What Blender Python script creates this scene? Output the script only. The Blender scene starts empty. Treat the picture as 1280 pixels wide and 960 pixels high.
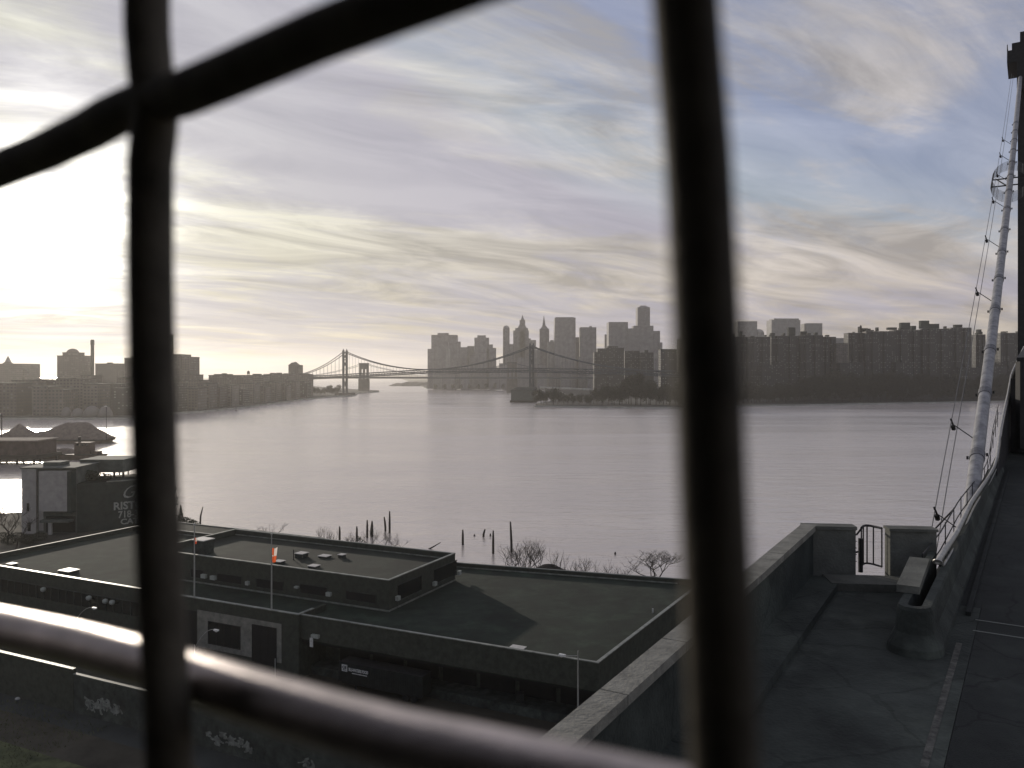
import bpy, bmesh, math, random
from mathutils import Vector, Matrix, noise
random.seed(11)
R = math.radians
sc = bpy.context.scene
COL = sc.collection
H = 50.0; YH = 468.0; F = 1000.0          # eye height above the water, horizon row, focal length in photo pixels
CAM = Vector((0, 0, H))

# ------------------------------------------------------------------ survey helpers
def at(px, py, Y):
    return Vector(((px-640)/F*Y, Y, H-(py-YH)/F*Y))
def onz(px, py, z):
    Y = (H-z)*F/(py-YH)
    return Vector(((px-640)/F*Y, Y, z))
def hit(px, py, p0, n):
    d = Vector(((px-640)/F, 1.0, -(py-YH)/F))
    k = (Vector(p0)-CAM).dot(n)/d.dot(n)
    return CAM + d*k

# ------------------------------------------------------------------ materials
def new_mat(name):
    m = bpy.data.materials.new(name); m.use_nodes = True
    nt = m.node_tree; b = nt.nodes['Principled BSDF']
    return m, nt, b
def mat(name, col, rough=.8, metal=0., var=.25, scale=1.0, bump=.0, spec=.3, col2=None, detail=6, bscale=None):
    m, nt, b = new_mat(name)
    N, L = nt.nodes, nt.links
    tc = N.new('ShaderNodeTexCoord')
    nz = N.new('ShaderNodeTexNoise'); nz.inputs['Scale'].default_value = scale; nz.inputs['Detail'].default_value = detail
    nz.inputs['Roughness'].default_value = .62
    L.new(tc.outputs['Object'], nz.inputs['Vector'])
    rp = N.new('ShaderNodeValToRGB')
    c = col; d = col2 or tuple(x*(1-var) for x in col)
    e = tuple(min(1, x*(1+var)) for x in col)
    rp.color_ramp.elements[0].position = .32; rp.color_ramp.elements[0].color = (*d, 1)
    rp.color_ramp.elements[1].position = .68; rp.color_ramp.elements[1].color = (*e, 1)
    L.new(nz.outputs['Fac'], rp.inputs['Fac']); L.new(rp.outputs['Color'], b.inputs['Base Color'])
    b.inputs['Roughness'].default_value = rough; b.inputs['Metallic'].default_value = metal
    b.inputs['Specular IOR Level'].default_value = spec
    if bump:
        bp = N.new('ShaderNodeBump'); bp.inputs['Strength'].default_value = bump; bp.inputs['Distance'].default_value = .05
        n2 = N.new('ShaderNodeTexNoise'); n2.inputs['Scale'].default_value = bscale or scale*4; n2.inputs['Detail'].default_value = 5
        L.new(tc.outputs['Object'], n2.inputs['Vector']); L.new(n2.outputs['Fac'], bp.inputs['Height'])
        L.new(bp.outputs['Normal'], b.inputs['Normal'])
    return m
def M(nt, op, a, b=None, c=None):
    n = nt.nodes.new('ShaderNodeMath'); n.operation = op
    for i, v in enumerate((a, b, c)):
        if v is None: continue
        if isinstance(v, (int, float)): n.inputs[i].default_value = v
        else: nt.links.new(v, n.inputs[i])
    return n.outputs[0]
def facade_mat(name, wall, glass=(.02, .022, .025), pitch=3.4, floor=3.1, wx=.5, wz=.5, lit=.25, blind=(.3, .3, .28), rough=.8):
    """wall with a grid of window openings, some of them with pale blinds"""
    m, nt, b = new_mat(name); N, L = nt.nodes, nt.links
    tc = N.new('ShaderNodeTexCoord'); sx = N.new('ShaderNodeSeparateXYZ'); L.new(tc.outputs['Object'], sx.inputs[0])
    h = M(nt, 'ADD', sx.outputs[0], sx.outputs[1])
    u = M(nt, 'DIVIDE', h, pitch); v = M(nt, 'DIVIDE', sx.outputs[2], floor)
    fu = M(nt, 'FRACT', u); fv = M(nt, 'FRACT', v)
    mu = M(nt, 'LESS_THAN', M(nt, 'ABSOLUTE', M(nt, 'SUBTRACT', fu, .5)), wx/2)
    mv = M(nt, 'LESS_THAN', M(nt, 'ABSOLUTE', M(nt, 'SUBTRACT', fv, .5)), wz/2)
    g = N.new('ShaderNodeNewGeometry'); sn = N.new('ShaderNodeSeparateXYZ'); L.new(g.outputs['Normal'], sn.inputs[0])
    side = M(nt, 'LESS_THAN', M(nt, 'ABSOLUTE', sn.outputs[2]), .3)
    win = M(nt, 'MULTIPLY', M(nt, 'MULTIPLY', mu, mv), side)
    cb = N.new('ShaderNodeCombineXYZ'); L.new(M(nt, 'FLOOR', u), cb.inputs[0]); L.new(M(nt, 'FLOOR', v), cb.inputs[1])
    wn = N.new('ShaderNodeTexWhiteNoise'); wn.noise_dimensions = '3D'; L.new(cb.outputs[0], wn.inputs['Vector'])
    isb = M(nt, 'LESS_THAN', wn.outputs['Value'], lit)
    m1 = N.new('ShaderNodeMixRGB'); m1.inputs[1].default_value = (*glass, 1); m1.inputs[2].default_value = (*blind, 1)
    L.new(isb, m1.inputs[0])
    nz = N.new('ShaderNodeTexNoise'); nz.inputs['Scale'].default_value = .08; nz.inputs['Detail'].default_value = 6
    L.new(tc.outputs['Object'], nz.inputs['Vector'])
    rp = N.new('ShaderNodeValToRGB')
    rp.color_ramp.elements[0].position = .3; rp.color_ramp.elements[0].color = (*(x*.75 for x in wall), 1)
    rp.color_ramp.elements[1].position = .7; rp.color_ramp.elements[1].color = (*(x*1.2 for x in wall), 1)
    L.new(nz.outputs['Fac'], rp.inputs['Fac'])
    m2 = N.new('ShaderNodeMixRGB'); L.new(win, m2.inputs[0]); L.new(rp.outputs[0], m2.inputs[1]); L.new(m1.outputs[0], m2.inputs[2])
    L.new(m2.outputs[0], b.inputs['Base Color'])
    L.new(M(nt, 'SUBTRACT', rough, M(nt, 'MULTIPLY', win, .5)), b.inputs['Roughness'])
    return m

def wear(m, kind, scale, amount):
    nt = m.node_tree; N, L = nt.nodes, nt.links; b = N['Principled BSDF']; src = b.inputs['Base Color'].links[0].from_socket
    tc = [n for n in N if n.type == 'TEX_COORD'][0]
    if kind == 'crack':
        wp = N.new('ShaderNodeTexNoise'); wp.inputs['Scale'].default_value = scale*2.5; wp.inputs['Detail'].default_value = 5
        L.new(tc.outputs['Object'], wp.inputs['Vector'])
        ad = N.new('ShaderNodeMixRGB'); ad.blend_type = 'LINEAR_LIGHT'; ad.inputs[0].default_value = .35; L.new(tc.outputs['Object'], ad.inputs[1]); L.new(wp.outputs['Color'], ad.inputs[2])
        vo = N.new('ShaderNodeTexVoronoi'); vo.feature = 'DISTANCE_TO_EDGE'; vo.inputs['Scale'].default_value = scale; L.new(ad.outputs[0], vo.inputs['Vector'])
        f = M(nt, 'LESS_THAN', vo.outputs['Distance'], .012)
    else:
        br = N.new('ShaderNodeTexBrick'); br.inputs['Scale'].default_value = scale; br.inputs['Mortar Size'].default_value = .012; br.inputs['Brick Width'].default_value = 3.5; br.inputs['Row Height'].default_value = .6
        mp = N.new('ShaderNodeMapping'); mp.inputs['Rotation'].default_value = (0, 0, R(-25)); L.new(tc.outputs['Object'], mp.inputs[0]); L.new(mp.outputs[0], br.inputs['Vector'])
        f = br.outputs['Fac']
    mx = N.new('ShaderNodeMixRGB'); mx.blend_type = 'MULTIPLY'; mx.inputs[2].default_value = (amount, amount, amount, 1); L.new(f, mx.inputs[0]); L.new(src, mx.inputs[1]); L.new(mx.outputs[0], b.inputs['Base Color'])
    # puddle stains
    nz = N.new('ShaderNodeTexNoise'); nz.inputs['Scale'].default_value = scale*.7; nz.inputs['Detail'].default_value = 7; nz.inputs['Roughness'].default_value = .7; L.new(tc.outputs['Object'], nz.inputs['Vector'])
    st_ = N.new('ShaderNodeMapRange'); st_.inputs['From Min'].default_value = .50; st_.inputs['From Max'].default_value = .60; L.new(nz.outputs['Fac'], st_.inputs['Value'])
    m3 = N.new('ShaderNodeMixRGB'); m3.blend_type = 'MULTIPLY'; m3.inputs[2].default_value = (1.5, 1.5, 1.45, 1); L.new(st_.outputs[0], m3.inputs[0]); L.new(mx.outputs[0], m3.inputs[1]); L.new(m3.outputs[0], b.inputs['Base Color'])
MT = {}
MT['bar'] = mat('painted_bar', (.12, .105, .08), rough=.78, var=.5, scale=35, bump=.15, bscale=400, spec=.3)
MT['rail_bar'] = mat('bright_steel_rail', (.44, .385, .365), rough=.33, metal=.85, var=.35, scale=22, bump=.12, bscale=500)  # paler, shinier metal stands for the sky light along one grille bar
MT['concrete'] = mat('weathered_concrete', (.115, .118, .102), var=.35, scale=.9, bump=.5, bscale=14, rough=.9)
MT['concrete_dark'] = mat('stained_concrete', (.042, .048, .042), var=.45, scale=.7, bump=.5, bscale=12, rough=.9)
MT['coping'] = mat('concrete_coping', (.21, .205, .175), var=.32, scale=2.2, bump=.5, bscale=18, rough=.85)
MT['asphalt'] = mat('asphalt', (.022, .025, .023), var=.35, scale=.45, bump=.6, bscale=30, rough=.88)
MT['street'] = mat('street_asphalt', (.045, .05, .048), var=.3, scale=.15, bump=.4, bscale=6, rough=.9)
MT['line'] = mat('worn_road_line', (.085, .083, .072), var=.7, scale=6, rough=.8)
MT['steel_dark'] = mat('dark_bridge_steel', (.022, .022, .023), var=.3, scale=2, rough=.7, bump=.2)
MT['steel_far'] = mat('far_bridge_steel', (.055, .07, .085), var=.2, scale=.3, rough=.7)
MT['stone_far'] = mat('granite_tower', (.11, .10, .09), var=.25, scale=.1, rough=.9)
MT['cable'] = mat('white_cable_wrap', (.26, .26, .265), var=.38, scale=2.2, rough=.5, bump=.15, bscale=8)
MT['clamp'] = mat('cable_band_steel', (.16, .16, .17), var=.3, scale=6, rough=.6)
MT['pipe'] = mat('galvanised_pipe', (.42, .41, .38), var=.25, scale=3, rough=.42, metal=.55)
MT['wire'] = mat('steel_wire', (.12, .12, .12), rough=.6, metal=.4)
MT['brick'] = mat('brown_brick', (.045, .050, .039), var=.28, scale=1.2, bump=.4, bscale=9, rough=.9)
MT['roof'] = mat('tar_roof', (.018, .023, .017), var=.5, scale=.09, bump=.5, bscale=3, rough=.92)
MT['roof_main'] = mat('gravel_roof', (.016, .024, .017), var=.45, scale=.16, bump=.6, bscale=5, rough=.95)  # base tone of the main warehouse roof
wear(MT['asphalt'], 'crack', .45, .6); wear(MT['concrete_dark'], 'crack', .35, .75); wear(MT['roof'], 'seam', .35, .6); wear(MT['roof_main'], 'seam', .3, .6)
MT['metal_trim'] = mat('roof_edge_metal', (.22, .23, .20), var=.4, scale=.8, rough=.45, metal=.3)
MT['trim_dull'] = mat('flashing_metal', (.16, .17, .15), var=.3, scale=.5, rough=.6)
MT['glass'] = mat('dark_window_glass', (.012, .014, .014), var=.2, scale=1, rough=.18, spec=.5)
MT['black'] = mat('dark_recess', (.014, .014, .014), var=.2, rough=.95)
MT['ac'] = mat('air_conditioner_shell', (.34, .36, .32), var=.15, scale=3, rough=.6)
MT['vent'] = mat('roof_vent_metal', (.52, .50, .46), var=.15, scale=2, rough=.5)
MT['pole'] = mat('pole_aluminium', (.40, .40, .37), var=.15, scale=2, rough=.45, metal=.4)
MT['lamp'] = mat('lamp_head_white', (.75, .75, .72), var=.08, scale=3, rough=.4)
MT['pale_block'] = mat('pale_block_wall', (.20, .195, .165), var=.3, scale=1.0, bump=.3, bscale=5, rough=.85)
MT['container'] = mat('black_painted_steel', (.016, .019, .018), var=.35, scale=1.0, rough=.55)
MT['white'] = mat('white_paint', (.55, .55, .52), var=.25, scale=4, rough=.6)
MT['graffiti'] = mat('graffiti_paint', (.17, .18, .16), var=.6, scale=1.5, rough=.85)
MT['plaster'] = mat('lit_plaster', (.36, .34, .31), var=.18, scale=.5, rough=.85, bump=.2)  # raised tone stands for light on the restaurant's bright faces
MT['plaster_mid'] = mat('grey_plaster', (.10, .11, .095), var=.25, scale=.4, rough=.85, bump=.2)
MT['green_wall'] = mat('dark_green_wall', (.034, .042, .035), var=.3, scale=.5, rough=.85, bump=.2)
MT['letter'] = mat('sign_letter', (.30, .31, .27), var=.2, scale=2, rough=.7)
MT['earth'] = mat('bare_earth', (.055, .05, .038), var=.45, scale=.12, bump=.6, bscale=2, rough=.95)
MT['verge'] = mat('winter_grass', (.085, .095, .045), col2=(.028, .034, .016), var=.4, scale=.35, bump=.7, bscale=6, rough=.95)
MT['far_land'] = mat('far_ground', (.045, .045, .04), var=.4, scale=.01, rough=.95)
MT['seawall'] = mat('seawall_stone', (.34, .34, .31), var=.25, scale=.05, rough=.85)
MT['bark'] = mat('bark', (.05, .042, .034), var=.35, scale=3, rough=.95)
MT['twig'] = mat('winter_twigs', (.032, .034, .022), var=.4, scale=.15, rough=.95)
MT['evergreen'] = mat('evergreen_leaves', (.020, .034, .016), var=.5, scale=1.5, rough=.9)
MT['timber'] = mat('rotten_timber', (.035, .03, .025), var=.4, scale=2, rough=.95)
MT['gravel'] = mat('gravel_heap', (.16, .13, .11), var=.3, scale=.4, bump=.6, bscale=2, rough=.95)
MT['hull'] = mat('rusty_hull', (.085, .06, .05), var=.4, scale=.3, rough=.75)
MT['dome'] = mat('storage_dome_skin', (.17, .16, .15), var=.2, scale=.1, rough=.8)
MT['red'] = mat('flag_red_cloth', (.75, .12, .05), var=.1, scale=5, rough=.8)
MT['stone_litter'] = mat('pale_stone', (.4, .4, .38), var=.2, scale=3, rough=.9)
for k in ('red', 'white'):
    pass
for k, c in (('res_a', (.034, .034, .032)), ('res_b', (.028, .029, .028)), ('res_c', (.040, .040, .037))):
    MT[k] = facade_mat(k+'_brick_facade', c, pitch=4.6, floor=3.2, wx=.5, wz=.5, lit=.24, blind=(.17, .175, .165))
for k, c in (('off_a', (.28, .265, .265)), ('off_b', (.24, .23, .235)), ('off_c', (.32, .31, .30)), ('brk_a', (.10, .085, .075)), ('brk_b', (.13, .115, .10))):
    MT[k] = facade_mat(k+'_facade', c, pitch=4.2, floor=3.8, wx=.55, wz=.5, lit=.12, blind=(.12, .12, .12))

# flag cloth lets light through
def cloth(name, col):
    m, nt, b = new_mat(name); N, L = nt.nodes, nt.links
    tr = N.new('ShaderNodeBsdfTranslucent'); tr.inputs[0].default_value = (*col, 1)
    b.inputs['Base Color'].default_value = (*col, 1); b.inputs['Roughness'].default_value = .8
    nz = N.new('ShaderNodeTexNoise'); nz.inputs['Scale'].default_value = 8
    bp = N.new('ShaderNodeBump'); bp.inputs['Strength'].default_value = .3; L.new(nz.outputs['Fac'], bp.inputs['Height']); L.new(bp.outputs[0], b.inputs['Normal'])
    mx = N.new('ShaderNodeMixShader'); mx.inputs[0].default_value = .65
    L.new(b.outputs[0], mx.inputs[1]); L.new(tr.outputs[0], mx.inputs[2])
    L.new(mx.outputs[0], N['Material Output'].inputs['Surface'])
    return m
MT['flag_red'] = cloth('red_flag_cloth', (.85, .16, .05))
MT['flag_white'] = cloth('white_flag_cloth', (.85, .8, .75))

# water
def water_mat():
    m, nt, b = new_mat('river_water'); N, L = nt.nodes, nt.links
    tc = N.new('ShaderNodeTexCoord')
    b.inputs['Base Color'].default_value = (.68, .61, .56, 1); b.inputs['Metallic'].default_value = .52; b.inputs['IOR'].default_value = 1.33
    b.inputs['Specular IOR Level'].default_value = .9
    def nz(scale, det, sx=1, sy=1, dist=0):
        mp = N.new('ShaderNodeMapping'); mp.inputs['Scale'].default_value = (sx, sy, 1); mp.inputs['Rotation'].default_value = (0, 0, R(12))
        n = N.new('ShaderNodeTexNoise'); n.inputs['Scale'].default_value = scale; n.inputs['Detail'].default_value = det; n.inputs['Distortion'].default_value = dist
        L.new(tc.outputs['Object'], mp.inputs[0]); L.new(mp.outputs[0], n.inputs['Vector']); return n.outputs['Fac']
    a = nz(.50, 5, .5, 1.5, .5); c = nz(.07, 3, .5, 1.5, .6); w = nz(.006, 4, .35, 1.6, 1.2)
    h = M(nt, 'ADD', M(nt, 'MULTIPLY', a, .62), M(nt, 'MULTIPLY', c, 1.5))
    bp = N.new('ShaderNodeBump'); bp.inputs['Distance'].default_value = .55; L.new(h, bp.inputs['Height'])
    mr = N.new('ShaderNodeMapRange'); mr.inputs['From Min'].default_value = .35; mr.inputs['From Max'].default_value = .65
    mr.inputs['To Min'].default_value = .38; mr.inputs['To Max'].default_value = .62
    L.new(w, mr.inputs['Value']); L.new(mr.outputs[0], bp.inputs['Strength'])
    L.new(bp.outputs[0], b.inputs['Normal'])
    mr2 = N.new('ShaderNodeMapRange'); mr2.inputs['From Min'].default_value = .35; mr2.inputs['From Max'].default_value = .65
    mr2.inputs['To Min'].default_value = .20; mr2.inputs['To Max'].default_value = .27
    L.new(w, mr2.inputs['Value']); L.new(mr2.outputs[0], b.inputs['Roughness'])
    return m
MT['water'] = water_mat()

# ------------------------------------------------------------------ mesh builder
class MB:
    def __init__(s): s.v = []; s.f = []; s.mi = []; s.m = 0
    def face(s, idx): s.f.append(tuple(idx)); s.mi.append(s.m)
    def pts(s, P): b = len(s.v); s.v += [tuple(p) for p in P]; return b
    def box(s, x0, x1, y0, y1, z0, z1, T=None):
        P = [Vector(p) for p in ((x0,y0,z0),(x1,y0,z0),(x1,y1,z0),(x0,y1,z0),(x0,y0,z1),(x1,y0,z1),(x1,y1,z1),(x0,y1,z1))]
        if T: P = [T @ p for p in P]
        b = s.pts(P)
        for q in ((0,3,2,1),(4,5,6,7),(0,1,5,4),(1,2,6,5),(2,3,7,6),(3,0,4,7)): s.face([b+i for i in q])
        return s
    def prism(s, poly, z0, z1, T=None, top=None):
        n = len(poly); top = top or poly
        P = [Vector((p[0], p[1], z0)) for p in poly]+[Vector((p[0], p[1], z1)) for p in top]
        if T: P = [T @ p for p in P]
        b = s.pts(P)
        s.face([b+i for i in range(n)][::-1]); s.face([b+n+i for i in range(n)])
        for i in range(n):
            j = (i+1) % n; s.face([b+i, b+j, b+n+j, b+n+i])
        return s
    def tube(s, P, r, n=8, cap=True):
        P = [Vector(p) for p in P]; k = len(P); rs = r if isinstance(r, (list, tuple)) else [r]*k
        up = None; b0 = len(s.v)
        for i in range(k):
            t = (P[min(i+1, k-1)]-P[max(i-1, 0)]).normalized()
            if up is None:
                a = Vector((0, 0, 1)) if abs(t.z) < .9 else Vector((1, 0, 0)); up = (a-t*a.dot(t)).normalized()
            else: up = (up-t*up.dot(t)).normalized()
            w = t.cross(up)
            s.pts([P[i]+(up*math.cos(2*math.pi*j/n)+w*math.sin(2*math.pi*j/n))*rs[i] for j in range(n)])
        for i in range(k-1):
            for j in range(n):
                a, c = b0+i*n+j, b0+i*n+(j+1) % n
                s.face([a, c, c+n, a+n])
        if cap: s.face([b0+j for j in range(n)][::-1]); s.face([b0+(k-1)*n+j for j in range(n)])
        return s
    def bar(s, a, b, w, h=None):
        """square bar between two points"""
        a, b = Vector(a), Vector(b); h = h or w; t = (b-a).normalized()
        up = Vector((0, 0, 1)) if abs(t.z) < .95 else Vector((0, 1, 0)); sd = t.cross(up).normalized(); up = sd.cross(t)
        P = [p+sd*i*w/2+up*j*h/2 for p in (a, b) for i, j in ((-1,-1),(1,-1),(1,1),(-1,1))]
        k = s.pts(P)
        for q in ((0,1,2,3),(7,6,5,4),(0,4,5,1),(1,5,6,2),(2,6,7,3),(3,7,4,0)): s.face([k+i for i in q])
        return s
    def lathe(s, prof, c=(0, 0, 0), n=16):
        c = Vector(c); b0 = len(s.v)
        for r, z in prof: s.pts([c+Vector((r*math.cos(2*math.pi*j/n), r*math.sin(2*math.pi*j/n), z)) for j in range(n)])
        for i in range(len(prof)-1):
            for j in range(n):
                a, d = b0+i*n+j, b0+i*n+(j+1) % n; s.face([a, d, d+n, a+n])
        s.face([b0+j for j in range(n)][::-1]); s.face([b0+(len(prof)-1)*n+j for j in range(n)])
        return s
    def build(s, name, m, parent=None, smooth=False, fix=True):
        me = bpy.data.meshes.new(name)
        loc = Vector((0, 0, 0))
        me.from_pydata(s.v, [], s.f); 
        ms = m if isinstance(m, (list, tuple)) else [m]
        for x in ms: me.materials.append(MT[x] if isinstance(x, str) else x)
        if len(ms) > 1:
            for p, i in zip(me.polygons, s.mi): p.material_index = i
        if fix:
            bm = bmesh.new(); bm.from_mesh(me); bmesh.ops.recalc_face_normals(bm, faces=bm.faces); bm.to_mesh(me); bm.free()
        if smooth: me.polygons.foreach_set('use_smooth', [True]*len(me.polygons))
        me.update()
        o = bpy.data.objects.new(name, me); COL.objects.link(o)
        if parent: o.parent = parent
        return o
def tag(o, label=None, cat=None, group=None, kind=None):
    if label: o['label'] = label
    if cat: o['category'] = cat
    if group: o['group'] = group
    if kind: o['kind'] = kind
    return o
def empty(name, loc, label, cat, group=None, rz=0):
    o = bpy.data.objects.new(name, None); COL.objects.link(o); o.empty_display_size = .5
    o.location = loc; o.rotation_euler = (0, 0, rz); return tag(o, label, cat, group)
def struct(name, mb, m, label=None, **k):
    return tag(mb.build(name, m, **k), label or None, None, None, 'structure')
def frame(o, u, v=None):
    """matrix with local x along u (horizontal), y left of it"""
    u = Vector((u[0], u[1], 0)).normalized(); w = Vector((-u.y, u.x, 0))
    return Matrix(((u.x, w.x, 0, o[0]), (u.y, w.y, 0, o[1]), (0, 0, 1, o[2]), (0, 0, 0, 1)))
def copy_tree(o, parent=None):
    c = o.copy(); COL.objects.link(c); c.parent = parent
    for ch in [x for x in o.children]: copy_tree(ch, c)
    return c
def local(root):
    """world -> local of an empty (before depsgraph update)"""
    return (Matrix.Translation(root.location) @ root.rotation_euler.to_matrix().to_4x4()).inverted()
def add_text(body, name, size, m, T, parent=None, extrude=.03, shear=0., bold=0., align='LEFT', xs=1.0):
    cu = bpy.data.curves.new(name, 'FONT'); cu.body = body; cu.size = size; cu.extrude = extrude; cu.shear = shear; cu.offset = bold; cu.align_x = align
    cu.resolution_u = 3
    t = bpy.data.objects.new(name, cu); COL.objects.link(t)
    bpy.context.view_layer.update()
    me = bpy.data.meshes.new_from_object(t); bpy.data.objects.remove(t); me.name = name
    me.transform(Matrix.Diagonal((xs, 1, 1, 1))); me.transform(T)
    me.materials.clear(); me.materials.append(MT[m])
    o = bpy.data.objects.new(name, me); COL.objects.link(o)
    if parent: o.parent = parent
    return o

# ------------------------------------------------------------------ camera
cd = bpy.data.cameras.new('camera'); cam = bpy.data.objects.new('camera', cd); COL.objects.link(cam)
cam.location = CAM; cam.rotation_euler = (R(90), 0, 0)
cd.lens = 28.125; cd.sensor_width = 36; cd.shift_y = -(480-YH)/1280
cd.clip_start = .02; cd.clip_end = 30000
cd.dof.use_dof = True; cd.dof.focus_distance = 300; cd.dof.aperture_fstop = 5.8
sc.camera = cam

# ------------------------------------------------------------------ sun and sky
SAZ, SEL = R(-30.0), R(10.0)
sd = Vector((math.sin(SAZ)*math.cos(SEL), math.cos(SAZ)*math.cos(SEL), math.sin(SEL)))
sl = bpy.data.lights.new('sun', 'SUN'); so = bpy.data.objects.new('sun', sl); COL.objects.link(so)
sl.energy = 2.0; sl.angle = R(.6); sl.color = (1, .90, .76)
so.rotation_euler = sd.to_track_quat('Z', 'Y').to_euler(); so.location = (0, 0, 120)
w = bpy.data.worlds.new('World'); sc.world = w; w.use_nodes = True
nt = w.node_tree; N, L = nt.nodes, nt.links; bg = N['Background']
sky = N.new('ShaderNodeTexSky'); sky.sky_type = 'NISHITA'; sky.sun_disc = False
sky.sun_elevation = SEL; sky.sun_rotation = SAZ; sky.air_density = 1.0; sky.dust_density = .5; sky.ozone_density = 3.0
tc = N.new('ShaderNodeTexCoord'); nrm = N.new('ShaderNodeVectorMath'); nrm.operation = 'NORMALIZE'; L.new(tc.outputs['Generated'], nrm.inputs[0])
sx = N.new('ShaderNodeSeparateXYZ'); L.new(nrm.outputs[0], sx.inputs[0])
den = M(nt, 'ADD', M(nt, 'MAXIMUM', sx.outputs[2], 0.0), .13)
cb = N.new('ShaderNodeCombineXYZ'); L.new(M(nt, 'DIVIDE', sx.outputs[0], den), cb.inputs[0]); L.new(M(nt, 'DIVIDE', sx.outputs[1], den), cb.inputs[1])
def cloud_noise(scale, det, rough, rot, sxx, syy, dist, off=(0, 0, 0)):
    mp = N.new('ShaderNodeMapping'); mp.vector_type = 'POINT'
    r1 = N.new('ShaderNodeMapping'); r1.inputs['Rotation'].default_value = (0, 0, R(-rot))
    mp.inputs['Scale'].default_value = (sxx, syy, 1); mp.inputs['Location'].default_value = off
    L.new(cb.outputs[0], r1.inputs[0]); L.new(r1.outputs[0], mp.inputs[0])
    n = N.new('ShaderNodeTexNoise'); n.inputs['Scale'].default_value = scale; n.inputs['Detail'].default_value = det
    n.inputs['Roughness'].default_value = rough; n.inputs['Distortion'].default_value = dist
    L.new(mp.outputs[0], n.inputs['Vector']); return n.outputs['Fac']
az = M(nt, 'ARCTAN2', sx.outputs[0], sx.outputs[1]); el = M(nt, 'ARCSINE', sx.outputs[2])
def blob(a_, e_, ra, re, tilt):
    """soft cloud bank / clear patch at a compass bearing and height above the horizon (degrees)"""
    da = M(nt, 'SUBTRACT', az, R(a_)); de = M(nt, 'SUBTRACT', el, R(e_)); c, s_ = math.cos(R(tilt)), math.sin(R(tilt))
    uu = M(nt, 'ADD', M(nt, 'MULTIPLY', da, c/R(ra)), M(nt, 'MULTIPLY', de, s_/R(ra)))
    vv = M(nt, 'ADD', M(nt, 'MULTIPLY', da, -s_/R(re)), M(nt, 'MULTIPLY', de, c/R(re)))
    return M(nt, 'EXPONENT', M(nt, 'MULTIPLY', M(nt, 'ADD', M(nt, 'MULTIPLY', uu, uu), M(nt, 'MULTIPLY', vv, vv)), -1.0))
n1 = cloud_noise(1.35, 9, .57, 38, .48, 1.0, 1.1, (3.1, 7.4, 0))
n2 = cloud_noise(3.2, 10, .66, 30, .34, 1.0, 1.7, (1.0, 2.0, 4))
n3 = cloud_noise(8.0, 6, .7, -14, .30, 1.0, 1.0, (9.0, 3.0, 2))
cov = M(nt, 'ADD', M(nt, 'ADD', M(nt, 'MULTIPLY', n1, .62), M(nt, 'MULTIPLY', n2, .40)), M(nt, 'MULTIPLY', n3, .14))
for (a_, e_, ra, re, tilt, amp) in ((-7, 14.2, 19, 2.4, -9, -.17), (-20, 24, 7, 3.5, 10, -.16), (29, 13.2, 8, 2.6, 22, -.15), (19.5, 16.2, 5, 2.6, -10, -.10), (17, 12.5, 4.5, 1.5, -15, -.09), (40, 30, 14, 6, 10, -.08),
                                   (-2, 20.5, 22, 3.4, -6, .09), (24, 18, 11, 3.4, -10, .08), (28, 26, 24, 7, 0, .07), (-32, 20, 12, 4, -18, .05), (-12, 10, 17, 2.6, -7, .14), (22, 9.2, 14, 3.0, -4, .10), (8, 7.5, 16, 2.2, -3, .08), (0, 34, 40, 8, 0, .05)):
    cov = M(nt, 'ADD', cov, M(nt, 'MULTIPLY', blob(a_, e_, ra, re, tilt), amp))
mr = N.new('ShaderNodeMapRange'); mr.interpolation_type = 'SMOOTHSTEP'
mr.inputs['From Min'].default_value = .52; mr.inputs['From Max'].default_value = .76; L.new(cov, mr.inputs['Value'])
cover = mr.outputs[0]
dt = N.new('ShaderNodeVectorMath'); dt.operation = 'DOT_PRODUCT'; L.new(nrm.outputs[0], dt.inputs[0]); dt.inputs[1].default_value = sd
g = M(nt, 'MAXIMUM', dt.outputs['Value'], 0.0)
core = M(nt, 'POWER', g, 330); halo = M(nt, 'POWER', g, 34); wide = M(nt, 'POWER', g, 4)
shade = N.new('ShaderNodeMapRange'); shade.inputs['From Min'].default_value = .36; shade.inputs['From Max'].default_value = .64
shade.inputs['To Min'].default_value = 1.25; shade.inputs['To Max'].default_value = .66; L.new(cloud_noise(2.3, 9, .60, 34, .45, 1.0, 1.3, (4, 9, 1)), shade.inputs['Value'])
lum = M(nt, 'MULTIPLY', M(nt, 'ADD', M(nt, 'ADD', M(nt, 'MULTIPLY', halo, .12), M(nt, 'MULTIPLY', wide, .08)), .46), shade.outputs[0])
cc = N.new('ShaderNodeMixRGB'); cc.inputs[1].default_value = (1.0, .94, .95, 1); cc.inputs[2].default_value = (1.0, 1.0, .89, 1)
L.new(M(nt, 'MINIMUM', M(nt, 'ADD', halo, M(nt, 'MULTIPLY', wide, .8)), 1.0), cc.inputs[0])
SKS = .11
low = N.new('ShaderNodeMixRGB'); low.blend_type = 'MULTIPLY'; low.inputs[2].default_value = (1.08, .94, .66, 1)   # light reaching cloud near the horizon is warmer
L.new(M(nt, 'EXPONENT', M(nt, 'MULTIPLY', M(nt, 'ABSOLUTE', el), -8.0)), low.inputs[0]); L.new(cc.outputs[0], low.inputs[1])
cl2 = N.new('ShaderNodeVectorMath'); cl2.operation = 'SCALE'; L.new(low.outputs[0], cl2.inputs[0]); L.new(M(nt, 'MULTIPLY', lum, 1/SKS), cl2.inputs['Scale'])
skyc = N.new('ShaderNodeMixRGB'); skyc.blend_type = 'MULTIPLY'; skyc.inputs[0].default_value = 1; skyc.inputs[2].default_value = (1.30, 1.0, 1.06, 1)
L.new(sky.outputs[0], skyc.inputs[1])
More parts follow.
